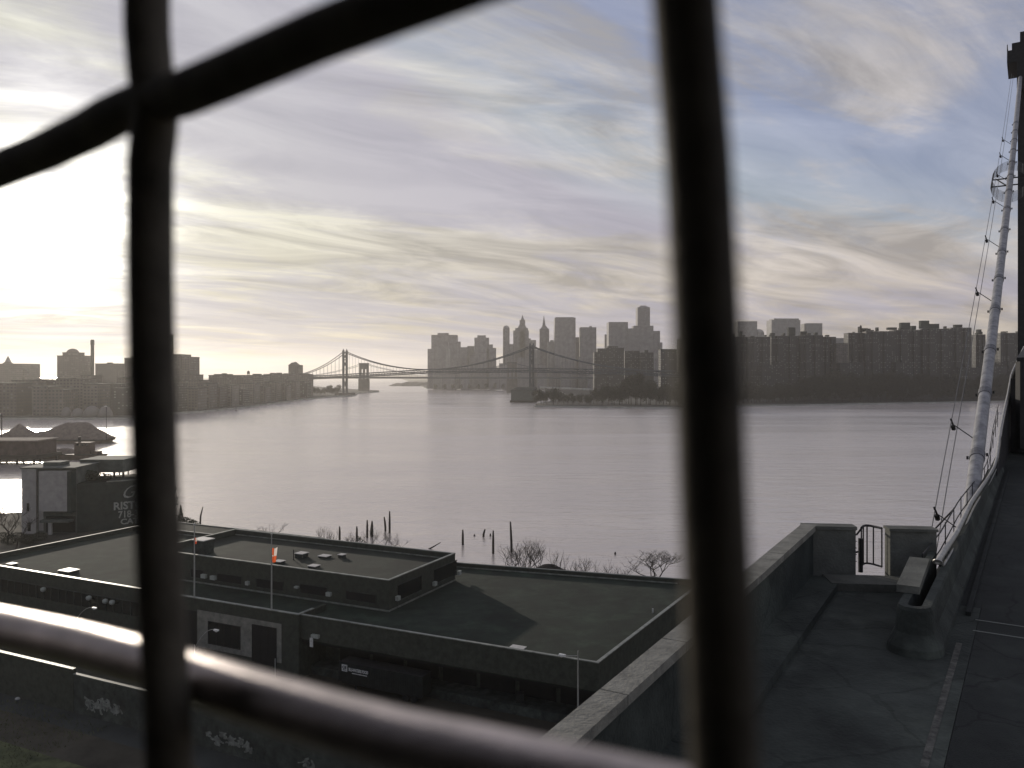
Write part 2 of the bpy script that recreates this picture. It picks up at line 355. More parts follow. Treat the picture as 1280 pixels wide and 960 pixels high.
cap = N.new('ShaderNodeVectorMath'); cap.operation = 'MINIMUM'; L.new(skyc.outputs[0], cap.inputs[0]); cap.inputs[1].default_value = (.35/SKS, .345/SKS, .45/SKS)
mx = N.new('ShaderNodeMixRGB'); L.new(M(nt, 'ADD', M(nt, 'MULTIPLY', cover, .58), .34), mx.inputs[0])
L.new(cap.outputs[0], mx.inputs[1]); L.new(cl2.outputs[0], mx.inputs[2])
gl = N.new('ShaderNodeVectorMath'); gl.operation = 'SCALE'; gl.inputs[0].default_value = (1, .97, .88)
L.new(M(nt, 'MULTIPLY', M(nt, 'MULTIPLY', M(nt, 'ADD', M(nt, 'MULTIPLY', core, 2.0), M(nt, 'MULTIPLY', M(nt, 'POWER', g, 120), .26)), M(nt, 'POWER', shade.outputs[0], 1.6)), 1/SKS), gl.inputs['Scale'])
ad = N.new('ShaderNodeVectorMath'); ad.operation = 'ADD'; L.new(mx.outputs[0], ad.inputs[0]); L.new(gl.outputs[0], ad.inputs[1])
L.new(ad.outputs[0], bg.inputs[0]); bg.inputs[1].default_value = SKS

sc.view_settings.view_transform = 'Standard'; sc.view_settings.look = 'None'; sc.view_settings.gamma = 1; sc.view_settings.exposure = .22
sc.render.engine = 'CYCLES'; sc.cycles.use_denoising = True; sc.cycles.max_bounces = 6; sc.cycles.volume_bounces = 1
sc.cycles.caustics_reflective = False; sc.cycles.caustics_refractive = False; sc.cycles.sample_clamp_indirect = 6

# ------------------------------------------------------------------ haze
HZ = .7e-4
hb = MB().box(-9000, 9000, -160, 13500, -1.0, 300).build('haze', 'black')
hm = bpy.data.materials.new('haze_air'); hm.use_nodes = True
hm.node_tree.nodes.clear(); ho = hm.node_tree.nodes.new('ShaderNodeOutputMaterial'); hv = hm.node_tree.nodes.new('ShaderNodeVolumePrincipled')
hv.inputs['Color'].default_value = (.95, .91, .85, 1); hv.inputs['Density'].default_value = HZ; hv.inputs['Anisotropy'].default_value = .6
hm.node_tree.links.new(hv.outputs[0], ho.inputs['Volume']); hb.data.materials.clear(); hb.data.materials.append(hm)
tag(hb, 'thin pale haze over the river and far skyline', 'haze', None, 'stuff')

# ------------------------------------------------------------------ water and land sheets
s = MB(); b = s.pts([(-8990, -150, 0), (8990, -150, 0), (8990, 13490, 0), (-8990, 13490, 0)]); s.face([b, b+1, b+2, b+3])
struct('river', s, 'water', 'broad calm river with fine ripples', fix=False)
def PY(px, Y): return ((px-640)/F*Y, Y)
def land(name, pts, z, label, m='far_land', wall='seawall'):
    s = MB(); n = len(pts)
    s.m = 0; b = s.pts([(p[0], p[1], z) for p in pts]); s.face([b+i for i in range(n)])
    s.m = 1; b = s.pts([(p[0], p[1], -.6) for p in pts]+[(p[0], p[1], z) for p in pts])
    for i in range(n): j = (i+1) % n; s.face([b+i, b+j, b+n+j, b+n+i])
    return struct(name, s, [m, wall], label)
BK = [PY(-900, 800), PY(0, 877), PY(168, 880), PY(172, 960), PY(250, 1042), PY(300, 1163), PY(340, 1330), PY(380, 1563), PY(421, 1786), PY(440, 1800), PY(446, 1900), PY(447, 2050), PY(474, 2250), PY(474, 2380), PY(440, 2600), PY(395, 3200), PY(300, 9000), PY(-500, 9000), (-8500, 9000), (-8500, 800)]
land('riverside_ground', BK, 2.5, 'built-up ground along the far left shore')
MH = [PY(668, 1222), PY(760, 1180), PY(850, 1165), PY(930, 1240), PY(1003, 1262), PY(1100, 1330), PY(1255, 1450), PY(1500, 1520), (8500, 1500), (8500, 9500), PY(500, 9500), PY(520, 4200), PY(533, 2790), PY(640, 2760), PY(700, 2300), PY(712, 1800), PY(700, 1500), PY(672, 1330)]
land('headland_ground', MH, 2.5, 'ground of the wooded point on the far right shore')
# low islands and the far shore at the harbour mouth
def hill(name, px0, px1, Y, top, dep, label, seed, m='far_land'):
    s = MB(); n = 60; rows = 9; rnd = Vector((seed, 0, 0))
    a, b_ = PY(px0, Y), PY(px1, Y)
    base = len(s.v)
    for j in range(rows):
        for i in range(n+1):
            f = i/n; g_ = j/(rows-1)
            e = math.sin(math.pi*f)**.35*math.sin(math.pi*g_)**.6 if 0 < f < 1 and 0 < g_ < 1 else 0
            z = top*e*(.55+.9*abs(noise.noise(Vector((f*9+seed, g_*2, 1)))))
            s.v.append((a[0]+(b_[0]-a[0])*f, Y+dep*g_, -.4+z+(.4 if e else 0)))
    for j in range(rows-1):
        for i in range(n):
            k = base+j*(n+1)+i; s.face([k, k+1, k+n+2, k+n+1])
    return struct(name, s, m, label, fix=True)
hill('island', 484, 545, 3400, 22, 400, 'low wooded island beyond the bridges', 3)
hill('far_shore', 330, 760, 9300, 58, 1200, 'dim low shore at the harbour mouth', 8)

# ------------------------------------------------------------------ far buildings
def tower(name, label, Y, blocks, m, cat='tower', group=None, dep=None, base=2.5, rot=0, caps=True):
    """blocks: (px0, px1, ytop, kind[, y-bottom]) ; first block is the main wall"""
    x0 = min(b[0] for b in blocks); x1 = max(b[1] for b in blocks); cx = ((x0+x1)/2-640)/F*Y
    root = empty(name, (cx, Y, base), label, cat, group, rz=rot)
    zt = lambda py: H-(py-YH)/F*Y-base
    for i, b in enumerate(blocks):
        a0 = (b[0]-640)/F*Y-cx; a1 = (b[1]-640)/F*Y-cx; k = b[3] if len(b) > 3 else 'wall'
        zb = zt(b[4]) if len(b) > 4 else 0
        wd = a1-a0; d = dep or max(18, min(wd*1.0, 60)); d0 = 0
        if k == 'wall':
            y0 = (i % 3)*3.0
            MB().box(a0, a1, y0, y0+d, zb, zt(b[2])).build('wall', m, root)
            if caps and Y < 1600: MB().box(a0-.4, a1+.4, y0-.4, y0+d+.4, zt(b[2]), zt(b[2])+1.1).build('roof', 'concrete_dark', root)
        elif k == 'bulkhead':
            MB().box(a0, a1, d*.3, d*.3+max(5, wd), zb-.2, zt(b[2])).build('roof_bulkhead', 'concrete_dark' if Y < 1600 else m, root)
        elif k == 'spire':
            h = zt(b[2])-zb; c = (a0+a1)/2; yy = d*.5; r = wd/2
            MB().prism([(c-r, yy-r), (c+r, yy-r), (c+r, yy+r), (c-r, yy+r)], zb, zb+h, top=[(c-.3, yy-.3), (c+.3, yy-.3), (c+.3, yy+.3), (c-.3, yy+.3)]).build('spire', 'off_b', root)
        elif k == 'crown':
            h = zt(b[2])-zb; c = (a0+a1)/2; yy = wd*.6; r = wd/2
            MB().prism([(c-r, yy-r), (c+r, yy-r), (c+r, yy+r), (c-r, yy+r)], zb, zb+h, top=[(c-r*.45, yy-r*.45), (c+r*.45, yy-r*.45), (c+r*.45, yy+r*.45), (c-r*.45, yy+r*.45)]).build('crown', m, root)
        elif k == 'dome':
            h = zt(b[2])-zb; c = (a0+a1)/2; r = wd/2
            prof = [(r*math.cos(t*math.pi/2/8), h*math.sin(t*math.pi/2/8)) for t in range(8)]+[(.3, h)]
            MB().lathe(prof, (c, r+2, zb), 20).build('dome', m, root)
        elif k == 'shaft':
            MB().lathe([(wd/2, zb), (wd/2, zt(b[2]))], ((a0+a1)/2, wd/2, 0), 16).build('shaft', m, root)
    return root
T_ = tower
# --- lower Manhattan, left to right
T_('skyscraper', 'broad stepped slab at the left end of the hazy skyline', 2650, [(534.5, 543, 436), (539, 571, 418.5), (546.5, 560, 416, 'bulkhead', 418.5), (571, 575.5, 427), (575.5, 584, 434)], 'off_b')
T_('slender_tower', 'slim pale tower standing in front of the broad left slab', 2560, [(557.5, 562.5, 436), (558.5, 561.5, 427, 'spire', 436)], 'off_c')
T_('office_block', 'low stepped block between the broad left slab and the flat topped tower', 2700, [(575, 593, 439), (584, 592.5, 432.5)], 'off_c')
T_('skyscraper', 'flat topped tower with a small rooftop box, second from left', 2650, [(593, 611, 422), (596.5, 607, 419, 'bulkhead', 422), (611, 616, 430.5), (608, 620, 435)], 'off_a')
T_('round_tower', 'narrow round shouldered tower left of the stepped spire tower', 2700, [(628.5, 637, 411, 'shaft'), (628.5, 637, 406.5, 'dome', 411), (637, 642, 430)], 'off_b')
T_('spire_tower', 'tallest stepped tower with sharp spire in the middle of the skyline', 2750, [(641.5, 661, 413), (644, 660, 410), (647, 658.5, 404, 'crown', 410), (649.5, 656.5, 400), (651, 655.5, 393.5, 'spire', 400), (661, 663.5, 423)], 'off_b')
T_('office_block', 'shouldered block between the two spired towers', 2700, [(662, 670, 425), (668, 675, 437)], 'off_c')
T_('spire_tower', 'slim tower with needle spire right of the stepped spire tower', 2760, [(674.5, 686.5, 411), (675.5, 685.5, 407, 'crown', 411), (678, 682, 394, 'spire', 407)], 'off_b')
T_('office_block', 'squat block at the foot of the slim needle spire tower', 2680, [(685, 694.5, 427), (688, 692, 425, 'bulkhead', 427)], 'off_c')
T_('slab_tower', 'widest plain flat topped slab in the skyline', 2650, [(693.5, 719.5, 397), (695, 718, 396, 'bulkhead', 397)], 'off_a')
T_('office_block', 'narrow block between the plain slab and the lower flat tower', 2720, [(719.5, 727, 421.5)], 'off_b')
T_('slab_tower', 'lower flat tower just right of the widest slab', 2650, [(725.5, 745.5, 409), (737, 740, 407.5, 'bulkhead', 409)], 'off_b')
T_('office_block', 'pale narrow block left edge of the right hand tower cluster', 2800, [(756, 762, 418)], 'off_c')
T_('slab_tower', 'flat slab tower left of the tallest silver tower', 2650, [(761, 785, 402.5)], 'off_a')
T_('skyscraper', 'tallest silver tower with fluted sides at right of skyline', 2750, [(797, 812.5, 384), (798.5, 811.5, 381.5, 'crown', 384)], 'off_b')
T_('office_block', 'wide stepped block in front of the tallest silver tower', 2650, [(784, 799, 410.5), (793, 817, 407), (815, 825.5, 413.5), (824, 828, 428)], 'off_a')
random.seed(5)
for i in range(26):
    x = 540+i*12.2+random.uniform(-3, 3)
    if 530 < x < 850:
        T_('waterfront_building', 'low hazy building along the foot of the far skyline', random.uniform(2450, 2620), [(x, x+random.uniform(9, 17), random.uniform(441, 462))], random.choice(['off_a', 'off_b', 'off_c']), 'building', 'low buildings along the foot of the far skyline')
# --- pale towers far behind the housing blocks on the right
T_('slab_tower', 'pale slab tower behind the housing, leftmost of three', 3000, [(922, 946.5, 401.5)], 'off_c')
T_('round_tower', 'pale dome topped tower beside the leftmost pale slab', 3000, [(944, 957, 416, 'shaft'), (944, 957, 411, 'dome', 416)], 'off_c')
T_('slab_tower', 'pale wide stepped tower behind the housing, middle of three', 3000, [(964.5, 1000.5, 400), (968, 999, 398), (974, 986.5, 408)], 'off_c')
T_('slab_tower', 'pale square tower behind the housing, right of three', 3000, [(1008, 1028, 404)], 'off_c')
T_('slab_tower', 'pale low block seen through the gap between housing towers', 2600, [(1044, 1056, 422.5)], 'off_c')
# --- housing towers
T_('housing_tower', 'dark housing block left of the tall bar, low cluster behind the park', 1750, [(747, 757.5, 435.5), (743, 748, 440)], 'res_b', 'housing tower', dep=25)
T_('housing_tower', 'widest dark housing tower above the park trees', 1750, [(758, 780, 434.5), (760, 773, 432.5, 'bulkhead', 434.5)], 'res_a', 'housing tower', dep=25)
T_('housing_tower', 'middle dark housing tower above the park trees', 1780, [(781, 799.5, 438.5)], 'res_c', 'housing tower', dep=25)
T_('housing_tower', 'rightmost dark housing tower of the park group, beside a pale gap', 1750, [(801, 817, 440.5), (806, 811, 437.5, 'bulkhead', 440.5)], 'res_b', 'housing tower', dep=25)
T_('housing_tower', 'dark housing tower mostly behind the thick window bar', 1500, [(826, 846, 437), (850, 880, 424), (884, 915, 421)], 'res_b', 'housing tower', dep=25)
def housing(label, px0, px1, ytop, Y, m, heads=(), tank=None):
    w = px1-px0; q = w/5
    bl = [(px0, px1, ytop), (px0+q*.9, px0+q*2.0, ytop+.3), (px0+q*3.0, px0+q*4.1, ytop+.3)]
    r = T_('housing_tower', label, Y, [bl[0]], m, 'housing tower', None, dep=24, rot=0)
    cx = r.location.x; zt = lambda py: H-(py-YH)/F*Y-2.5
    for a, c, t in bl[1:]:
        MB().box((a-640)/F*Y-cx, (c-640)/F*Y-cx, -5.5, -.01, 0, zt(t)).build('projecting_bay', m, r)
    rq = random.Random(px0); heads = list(heads)+[(x_, x_+rq.uniform(1.5, 4), ytop-rq.uniform(1.2, 4)) for x_ in [px0+(px1-px0)*rq.uniform(.05, .85) for _ in range(2)]]
    for a, c, t in heads:
        MB().box((a-640)/F*Y-cx, (c-640)/F*Y-cx, 6, 15, zt(ytop)+.9, zt(t)).build('roof_bulkhead', 'concrete_dark', r)
    if tank:
        x = (tank[0]-640)/F*Y-cx; z0 = zt(ytop)+1; h = zt(tank[1])-z0
        MB().lathe([(1.9, h*.45), (1.9, h*.85), (.2, h)], (x, 4, z0), 12).build('water_tank', 'timber', r)
        s = MB()
        for dx, dy in ((-1.3, -1.3), (1.3, -1.3), (1.3, 1.3), (-1.3, 1.3)): s.bar((x+dx, 4+dy, z0), (x+dx, 4+dy, z0+h*.45), .4)
        s.build('tank_stand', 'timber', r)
    return r
housing('dark brick housing tower next to the thick window bar', 914, 938, 421, 1690, 'res_b', [(926, 929, 414)])
housing('dark brick housing tower with a tall narrow bulkhead beneath the pale stepped tower', 936, 963, 421, 1670, 'res_a', [(964, 968, 418)])
housing('dark brick housing tower with paired roof boxes, third from the window bar', 964, 1001, 420, 1690, 'res_b', [(965, 970, 416), (987, 995.5, 409), (979, 982, 418)])
housing('dark brick housing tower right before the gap, higher part', 1001, 1029, 419, 1680, 'res_a', [(1003, 1010, 414), (1012, 1015, 416)])
housing('shorter dark brick housing wing at the left edge of the gap', 1028, 1045, 421, 1690, 'res_c')
r = T_('civic_building', 'lower stone building with lit doorway painted pale in the gap between housing towers', 1670, [(1045.5, 1060, 429)], 'brk_b', 'building', dep=20)
MB().box(-5, 5, -1.2, -.05, 30, 52).build('lit_doorway', 'pale_block', r)  # pale slab standing for a lit doorway, brightness put into its colour
housing('dark brick housing tower at the right edge of the gap with round corner', 1060.5, 1084, 416, 1690, 'res_c', [(1076, 1079, 408), (1080, 1087, 410)], (1077, 406))
housing('dark brick housing tower in the second cluster, second from its left', 1083, 1118, 414, 1670, 'res_a', [(1086, 1090, 410.5), (1098, 1100, 409)])
housing('dark brick housing tower under the pair of roof boxes in the second cluster', 1118, 1156, 412.5, 1690, 'res_b', [(1112, 1123, 409), (1128, 1139.5, 403), (1142, 1147, 407)])
housing('tallest dark brick housing tower with crowning penthouse and mast', 1154, 1190, 411, 1680, 'res_a', [(1153, 1163.5, 400.5), (1163, 1176, 404.5)], (1183, 408))
housing('plain grey green housing tower at the right end of the second cluster', 1189, 1214.5, 409.5, 1710, 'res_c', [(1196, 1205, 405.5)])
housing('small housing tower left of the white cable', 1220, 1232, 418, 1720, 'res_b', [(1225, 1229, 411.5)])
housing('housing tower behind the white cable and steel tower', 1251, 1290, 416, 1720, 'res_b', [(1256, 1262, 414)])
random.seed(9)
for i in range(10):
    x = 1222+random.uniform(0, 90)-i*0; 
for i, x in enumerate((905, 952, 1050, 1120, 1200, 1232, 1262)):
    T_('low_building', 'low dark building behind the belt of trees on the right shore', 1640+i*4, [(x, x+random.uniform(18, 34), random.uniform(452, 460))], 'res_b', 'building', 'low buildings behind the shore trees', dep=18)

# --- left shore (Brooklyn)
T_('stepped_building', 'broad hazy building with small steeple at the left edge', 1600, [(-30, 28, 454.5), (28, 35.5, 461.5), (2, 11, 452, 'crown', 454.5), (4, 9, 445, 'spire', 452)], 'brk_b', 'building')
T_('round_topped_tower', 'square tower with domed top left of the tall chimney', 1500, [(71.3, 101.2, 445), (77, 95, 441, 'wall', 445), (79, 93.5, 435.5, 'dome', 441)], 'brk_a')
r = empty('factory_chimney', ((115.5-640)/F*1350, 1350, 2.5), 'tall thin factory chimney beside the domed tower', 'chimney')
MB().lathe([(3.4, 0), (2.6, 97), (3.1, 97.2), (3.1, 104), (2.5, 106)], (0, 0, 0), 16).build('shaft', 'brick', r)
T_('office_block', 'flat grey block right of the factory chimney', 1500, [(119, 148.2, 455), (132, 137, 453, 'bulkhead', 455)], 'brk_b')
T_('office_block', 'hazy block half behind the left window bar', 1450, [(155.5, 175, 448), (162, 178, 446.5)], 'brk_b')
r = empty('factory_chimney', ((212.5-640)/F*1400, 1400, 2.5), 'thick square chimney rising at the right edge of the left window bar', 'chimney')
MB().prism([(-5, -4), (5, -4), (5, 4), (-5, 4)], 0, H+50*1.4-2.5, top=[(-4.4, -3.6), (4.4, -3.6), (4.4, 3.6), (-4.4, 3.6)]).build('shaft', 'brick', r)
T_('refinery', 'tall stepped refinery block right of the left window bar', 1250, [(196, 226, 443.5), (226, 236, 446.5), (233, 240, 469), (180, 250, 476, 'wall')], 'brk_a', 'factory', dep=40)
T_('warehouse', 'long factory building with low curved roof line on the left shore', 1400, [(240, 262, 476), (260, 306, 469.5), (264, 282, 467.5, 'bulkhead', 469.5), (274, 279, 466.5, 'bulkhead', 467.5)], 'brk_a', 'warehouse', dep=40)
T_('warehouse', 'tall brick warehouse beneath the small rooftop water tank', 1500, [(306, 330, 469.5), (313, 322, 467.2, 'bulkhead', 469.5)], 'brk_b', 'warehouse', dep=40)
r = empty('water_tank', ((310.5-640)/F*1495, 1495, H-(469.5-YH)*1.495-.2), 'small round water tank on legs above the brick warehouse', 'water tank')
MB().lathe([(2.6, 3), (2.6, 7.5), (.3, 9.5)], n=14).build('tank', 'timber', r)
for dx, dy in ((-1.6, -1.6), (1.6, -1.6), (1.6, 1.6), (-1.6, 1.6)): MB().bar((dx, dy, 0), (dx, dy, 3.1), .5).build('leg', 'timber', r)
T_('warehouse', 'flat brick warehouse with many roof boxes before the clock tower block', 1600, [(329, 361, 467.5), (335, 341, 466, 'bulkhead', 467.5), (343, 349, 465.8, 'bulkhead', 467.5), (352, 357, 466.6, 'bulkhead', 467.5)], 'brk_a', 'warehouse', dep=40)
T_('clock_tower_building', 'block with peaked square tower just left of the suspension bridge', 1750, [(358, 386, 467.5), (360, 372.3, 456), (360.5, 371.8, 453, 'crown', 456), (364, 368, 452, 'spire', 453), (372, 382, 467)], 'brk_a', 'building', dep=40)
random.seed(21)
prof = [(-60, 20, 480, 900), (14, 40, 476, 960), (36, 52, 474.5, 1100), (40, 60, 484, 900), (50, 72, 477, 1000), (58, 80, 488, 900), (70, 104, 474, 980), (101, 114, 470, 1100), (104, 122, 481, 930), (118, 150, 480.5, 1000), (146, 158, 473, 1150), (140, 172, 486, 920), (184, 222, 480, 1010), (206, 248, 486, 1040), (246, 262, 480, 1110), (258, 275, 484, 1140), (272, 290, 482, 1170), (286, 304, 487, 1230), (300, 318, 480, 1300), (314, 332, 484, 1340), (328, 346, 478, 1420), (342, 358, 482, 1450), (354, 370, 477, 1550), (366, 384, 478, 1640)]
for i, (a, c, t, Y) in enumerate(prof):
    T_('riverside_building', 'low dark riverside building in the hazy left shore row', Y+12, [(a, c, t), (a+(c-a)*.3, a+(c-a)*.6, t-1.6, 'bulkhead', t)], random.choice(['brk_a', 'brk_b', 'res_b']), 'building', 'low riverside buildings on the left shore', dep=30)
for i, (a, c, t) in enumerate(((73, 86, 509), (85, 101, 510.5), (99, 120, 507.5), (118, 136, 508))):
    Y = 892; cx = ((a+c)/2-640)/F*Y; rr = (c-a)/2/F*Y; h = H-(t-YH)/F*Y-2.5
    p = [(rr*math.cos(k*math.pi/2/9), h*math.sin(k*math.pi/2/9)) for k in range(9)]+[(.2, h)]
    o = MB().lathe(p, (0, rr, 0), 24).build('storage_dome', 'dome', smooth=True); o.location = (cx, Y, 2.5)
    tag(o, ['leftmost small grey storage dome on the far left shore', 'flatter grey storage dome, second from left on the left shore', 'largest grey storage dome on the left shore, third in the row', 'grey storage dome behind the thin lamp mast, last in the row'][i], 'storage dome', 'storage domes on the left shore')
# pier shed at the right tip of the park point
r = empty('pier_shed', ((653.5-640)/F*1430, 1430, 0), 'pale pier shed on the dark tip of the wooded point', 'shed')
MB().box(-21, 24, 0, 40, 3.2, 22).build('wall', 'plaster_mid', r)
MB().prism([(-22, -1), (25, -1), (25, 41), (-22, 41)], 22, 27, top=[(-12, 10), (25, 10), (25, 34), (-12, 34)]).build('roof', 'concrete_dark', r)
MB().box(-23.5, 26, -4, 42, 1.2, 3.2).build('pier_deck', 'timber', r)
for k in range(7): MB().tube([(-22+7.6*k, -3, -1), (-22+7.6*k, -3, 1.2)], .5, 8).build('pile', 'timber', r)

# ------------------------------------------------------------------ suspension bridge (steel)
def cable_pts(a, b, sag_z, n=24):
    """parabola in the vertical plane from a to b with lowest height sag_z between"""
    a, b = Vector(a), Vector(b); P = []
    za, zb, zm = a.z, b.z, sag_z
    ra, rb = math.sqrt(max(za-zm, .01)), math.sqrt(max(zb-zm, .01)); t0 = ra/(ra+rb)
    for i in range(n+1):
        t = i/n; k = (za-zm)/t0**2 if t0 > 0 else 0
        P.append(Vector((a.x+(b.x-a.x)*t, a.y+(b.y-a.y)*t, zm+k*(t-t0)**2)))
    return P
def lerp_z(tab, d):
    for (d0, z0), (d1, z1) in zip(tab, tab[1:]):
        if d <= d1:
            f = (d-d0)/(d1-d0); f = f*f*(3-2*f) if 0 else f; return z0+(z1-z0)*f
    return tab[-1][1]
Tb = Vector((*PY(431.3, 1870), 0)); Tm = Vector((*PY(664.5, 1535), 0))
ax = (Tm-Tb); span = ax.length; ax.normalize(); nx = Vector((-ax.y, ax.x, 0))
mb_root = empty('suspension_bridge', Tb, 'blue grey steel suspension bridge with two slim towers across the river', 'bridge')
W = 5.0
Lc = lambda p: Vector(p)-Tb
DT = [(-260, 40), (-150, 43), (0, 48.0), (span*.5, 58.5), (span, 60), (span+230, 55), (span+420, 46)]
def deckp(d, off=0): p = Tb+ax*d+nx*off; return Vector((p.x, p.y, lerp_z(DT, d)))
for tb in (Tb, Tm):
    topz = 102 if tb is Tb else 103
    for sgn in (-1, 1):
        c = tb+nx*W*sgn
        s = MB(); s.bar(Lc((c.x, c.y, 6)), Lc((c.x, c.y, topz)), 4.6, 5.5)
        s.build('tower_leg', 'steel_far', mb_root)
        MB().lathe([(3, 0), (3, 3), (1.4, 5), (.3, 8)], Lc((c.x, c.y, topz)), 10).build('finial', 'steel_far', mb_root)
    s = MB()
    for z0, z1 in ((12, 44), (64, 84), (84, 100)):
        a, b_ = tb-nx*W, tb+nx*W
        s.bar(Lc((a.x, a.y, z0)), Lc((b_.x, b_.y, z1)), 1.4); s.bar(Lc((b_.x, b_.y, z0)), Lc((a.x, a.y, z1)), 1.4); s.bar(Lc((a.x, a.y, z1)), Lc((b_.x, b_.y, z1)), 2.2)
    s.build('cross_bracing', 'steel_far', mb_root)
    T = frame(Lc((tb.x, tb.y, -1)), nx)
    MB().box(-24, 24, -8, 8, 0, 8, T).build('pier', 'stone_far', mb_root)
s = MB(); n = 64; d0, d1 = -250, span+400
for off in (-W, W):
    for dz in (0, -7.5):
        s.tube([Lc(deckp(d0+(d1-d0)*i/n, off)+Vector((0, 0, dz+2))) for i in range(n+1)], .9, 4)
    for i in range(n):
        a = deckp(d0+(d1-d0)*i/n, off); b_ = deckp(d0+(d1-d0)*(i+1)/n, off)
        s.bar(Lc(a+Vector((0, 0, 2))), Lc(b_+Vector((0, 0, -5.5))) if i % 2 else Lc(b_+Vector((0, 0, -5.5))), .7)
        s.bar(Lc(a+Vector((0, 0, 2))), Lc(a+Vector((0, 0, -5.5))), .7)
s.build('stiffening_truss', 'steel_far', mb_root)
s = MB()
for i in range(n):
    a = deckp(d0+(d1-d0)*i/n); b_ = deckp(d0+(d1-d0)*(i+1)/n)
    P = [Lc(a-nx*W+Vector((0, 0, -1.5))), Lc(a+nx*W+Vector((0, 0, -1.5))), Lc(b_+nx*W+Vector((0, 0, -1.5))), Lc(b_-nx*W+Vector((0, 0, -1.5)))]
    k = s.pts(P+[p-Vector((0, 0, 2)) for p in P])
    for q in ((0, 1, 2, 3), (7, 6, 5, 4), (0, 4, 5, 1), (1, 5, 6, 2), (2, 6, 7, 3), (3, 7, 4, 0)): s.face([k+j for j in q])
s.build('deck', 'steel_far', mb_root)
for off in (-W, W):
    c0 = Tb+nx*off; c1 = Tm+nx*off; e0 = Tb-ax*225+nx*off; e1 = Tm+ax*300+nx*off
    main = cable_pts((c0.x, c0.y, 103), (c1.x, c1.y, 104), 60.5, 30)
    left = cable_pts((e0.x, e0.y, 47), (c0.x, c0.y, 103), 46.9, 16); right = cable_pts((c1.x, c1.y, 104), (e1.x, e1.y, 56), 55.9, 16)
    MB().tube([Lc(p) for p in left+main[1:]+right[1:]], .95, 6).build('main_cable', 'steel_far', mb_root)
    s = MB()
    for P, dd in ((left, (-225, 0)), (main, (0, span)), (right, (span, span+300))):
        m_ = 26 if P is main else 16
        for i in range(1, m_):
            t = i/m_; k = t*(len(P)-1); q = P[int(k)].lerp(P[min(int(k)+1, len(P)-1)], k-int(k)); z = lerp_z(DT, dd[0]+(dd[1]-dd[0])*t)+2
            if q.z > z+1: MB().bar(Lc(q), Lc((q.x, q.y, z)), .38).build('suspender_rope', 'steel_far', mb_root)
# stone bridge behind
Sb = Vector((*PY(455, 2330), 0)); Sm = Vector((*PY(640, 2200), 0)); sx_ = (Sm-Sb); sspan = sx_.length; sx_.normalize(); sn_ = Vector((-sx_.y, sx_.x, 0))
sb = empty('stone_tower_bridge', Sb, 'farther bridge with broad stone towers seen behind the steel suspension bridge', 'bridge')
Ls = lambda p: Vector(p)-Sb
for t_, wd, top in ((Sb, 13, 83), (Sm, 13, 84)):
    T = frame(Ls((t_.x, t_.y, -1)), Vector((1, 0)))
    s = MB()
    for a, c in ((-wd, -8), (-2.2, 2.2), (8, wd)): s.box(a, c, -7, 7, 0, 66, T)
    s.box(-wd, wd, -7, 7, 66.02, top-2, T); s.box(-wd-1, wd+1, -8, 8, top-2+.02, top+1, T); s.box(-wd-2, wd+2, -8.5, 8.5, 0, 38, T)
    s.build('stone_tower', 'stone_far', sb)
s = MB()
for off in (-12, 12):
    a, b_ = Sb+sn_*off, Sm+sn_*off; e0 = Sb-sx_*250+sn_*off; e1 = Sm+sx_*280+sn_*off
    P = cable_pts((e0.x, e0.y, 44), (a.x, a.y, 82), 43.9, 12)+cable_pts((a.x, a.y, 82), (b_.x, b_.y, 83), 50, 26)[1:]+cable_pts((b_.x, b_.y, 83), (e1.x, e1.y, 46), 45.9, 12)[1:]
    MB().tube([Ls(p) for p in P], .55, 6).build('main_cable', 'steel_far', sb)
    for i in range(1, len(P)-1): MB().bar(Ls(P[i]), Ls((P[i].x, P[i].y, 42)), .3).build('suspender_rope', 'steel_far', sb)
T = frame(Ls((Sb.x, Sb.y, 38)), sx_); MB().box(-255, sspan+285, -12.5, 12.5, 0.02, 5, T).build('deck', 'steel_far', sb)
# pale expressway on the far shore
s = MB()
for k in range(14):
    a = onz(676+k*5.2, 477+.45*k, 6); 
P = [(676, 475.5), (700, 477.5), (725, 478.6), (745, 479)]
pts = [Vector((*PY(p[0], 2300-i*130), 12)) for i, p in enumerate(P)]
s.tube(pts, 3, 6); o = s.build('elevated_road', 'seawall'); tag(o, 'pale elevated road running behind the wooded point', 'road', None, 'structure')

# ------------------------------------------------------------------ trees
def branch(s, p, d, L_, r, depth, rnd, sides=5, spread=.6, up=.12, kids=(2, 3), shrink=.72):
    q = p; pts = [p]; dd = d.copy()
    for i in range(3):
        dd = (dd+Vector((rnd.uniform(-.18, .18), rnd.uniform(-.18, .18), rnd.uniform(-.05, .16)))).normalized()
        q = q+dd*L_/3; pts.append(q)
    s.tube(pts, [r, r*.9, r*.8, r*.66], sides, cap=False)
    if depth <= 0: return
    for k in range(rnd.randint(*kids)):
        st = pts[rnd.choice([1, 2, 3, 3])] if depth < 4 else pts[rnd.choice([2, 3, 3])]
        a = rnd.uniform(0, 2*math.pi); side = Vector((math.cos(a), math.sin(a), rnd.uniform(-.1, .5)))
        nd = (dd*(1-spread*.5)+side*spread+Vector((0, 0, up))).normalized()
        branch(s, st, nd, L_*rnd.uniform(shrink-.12, shrink+.1), r*.62, depth-1, rnd, max(3, sides-1), spread, up, kids, shrink)
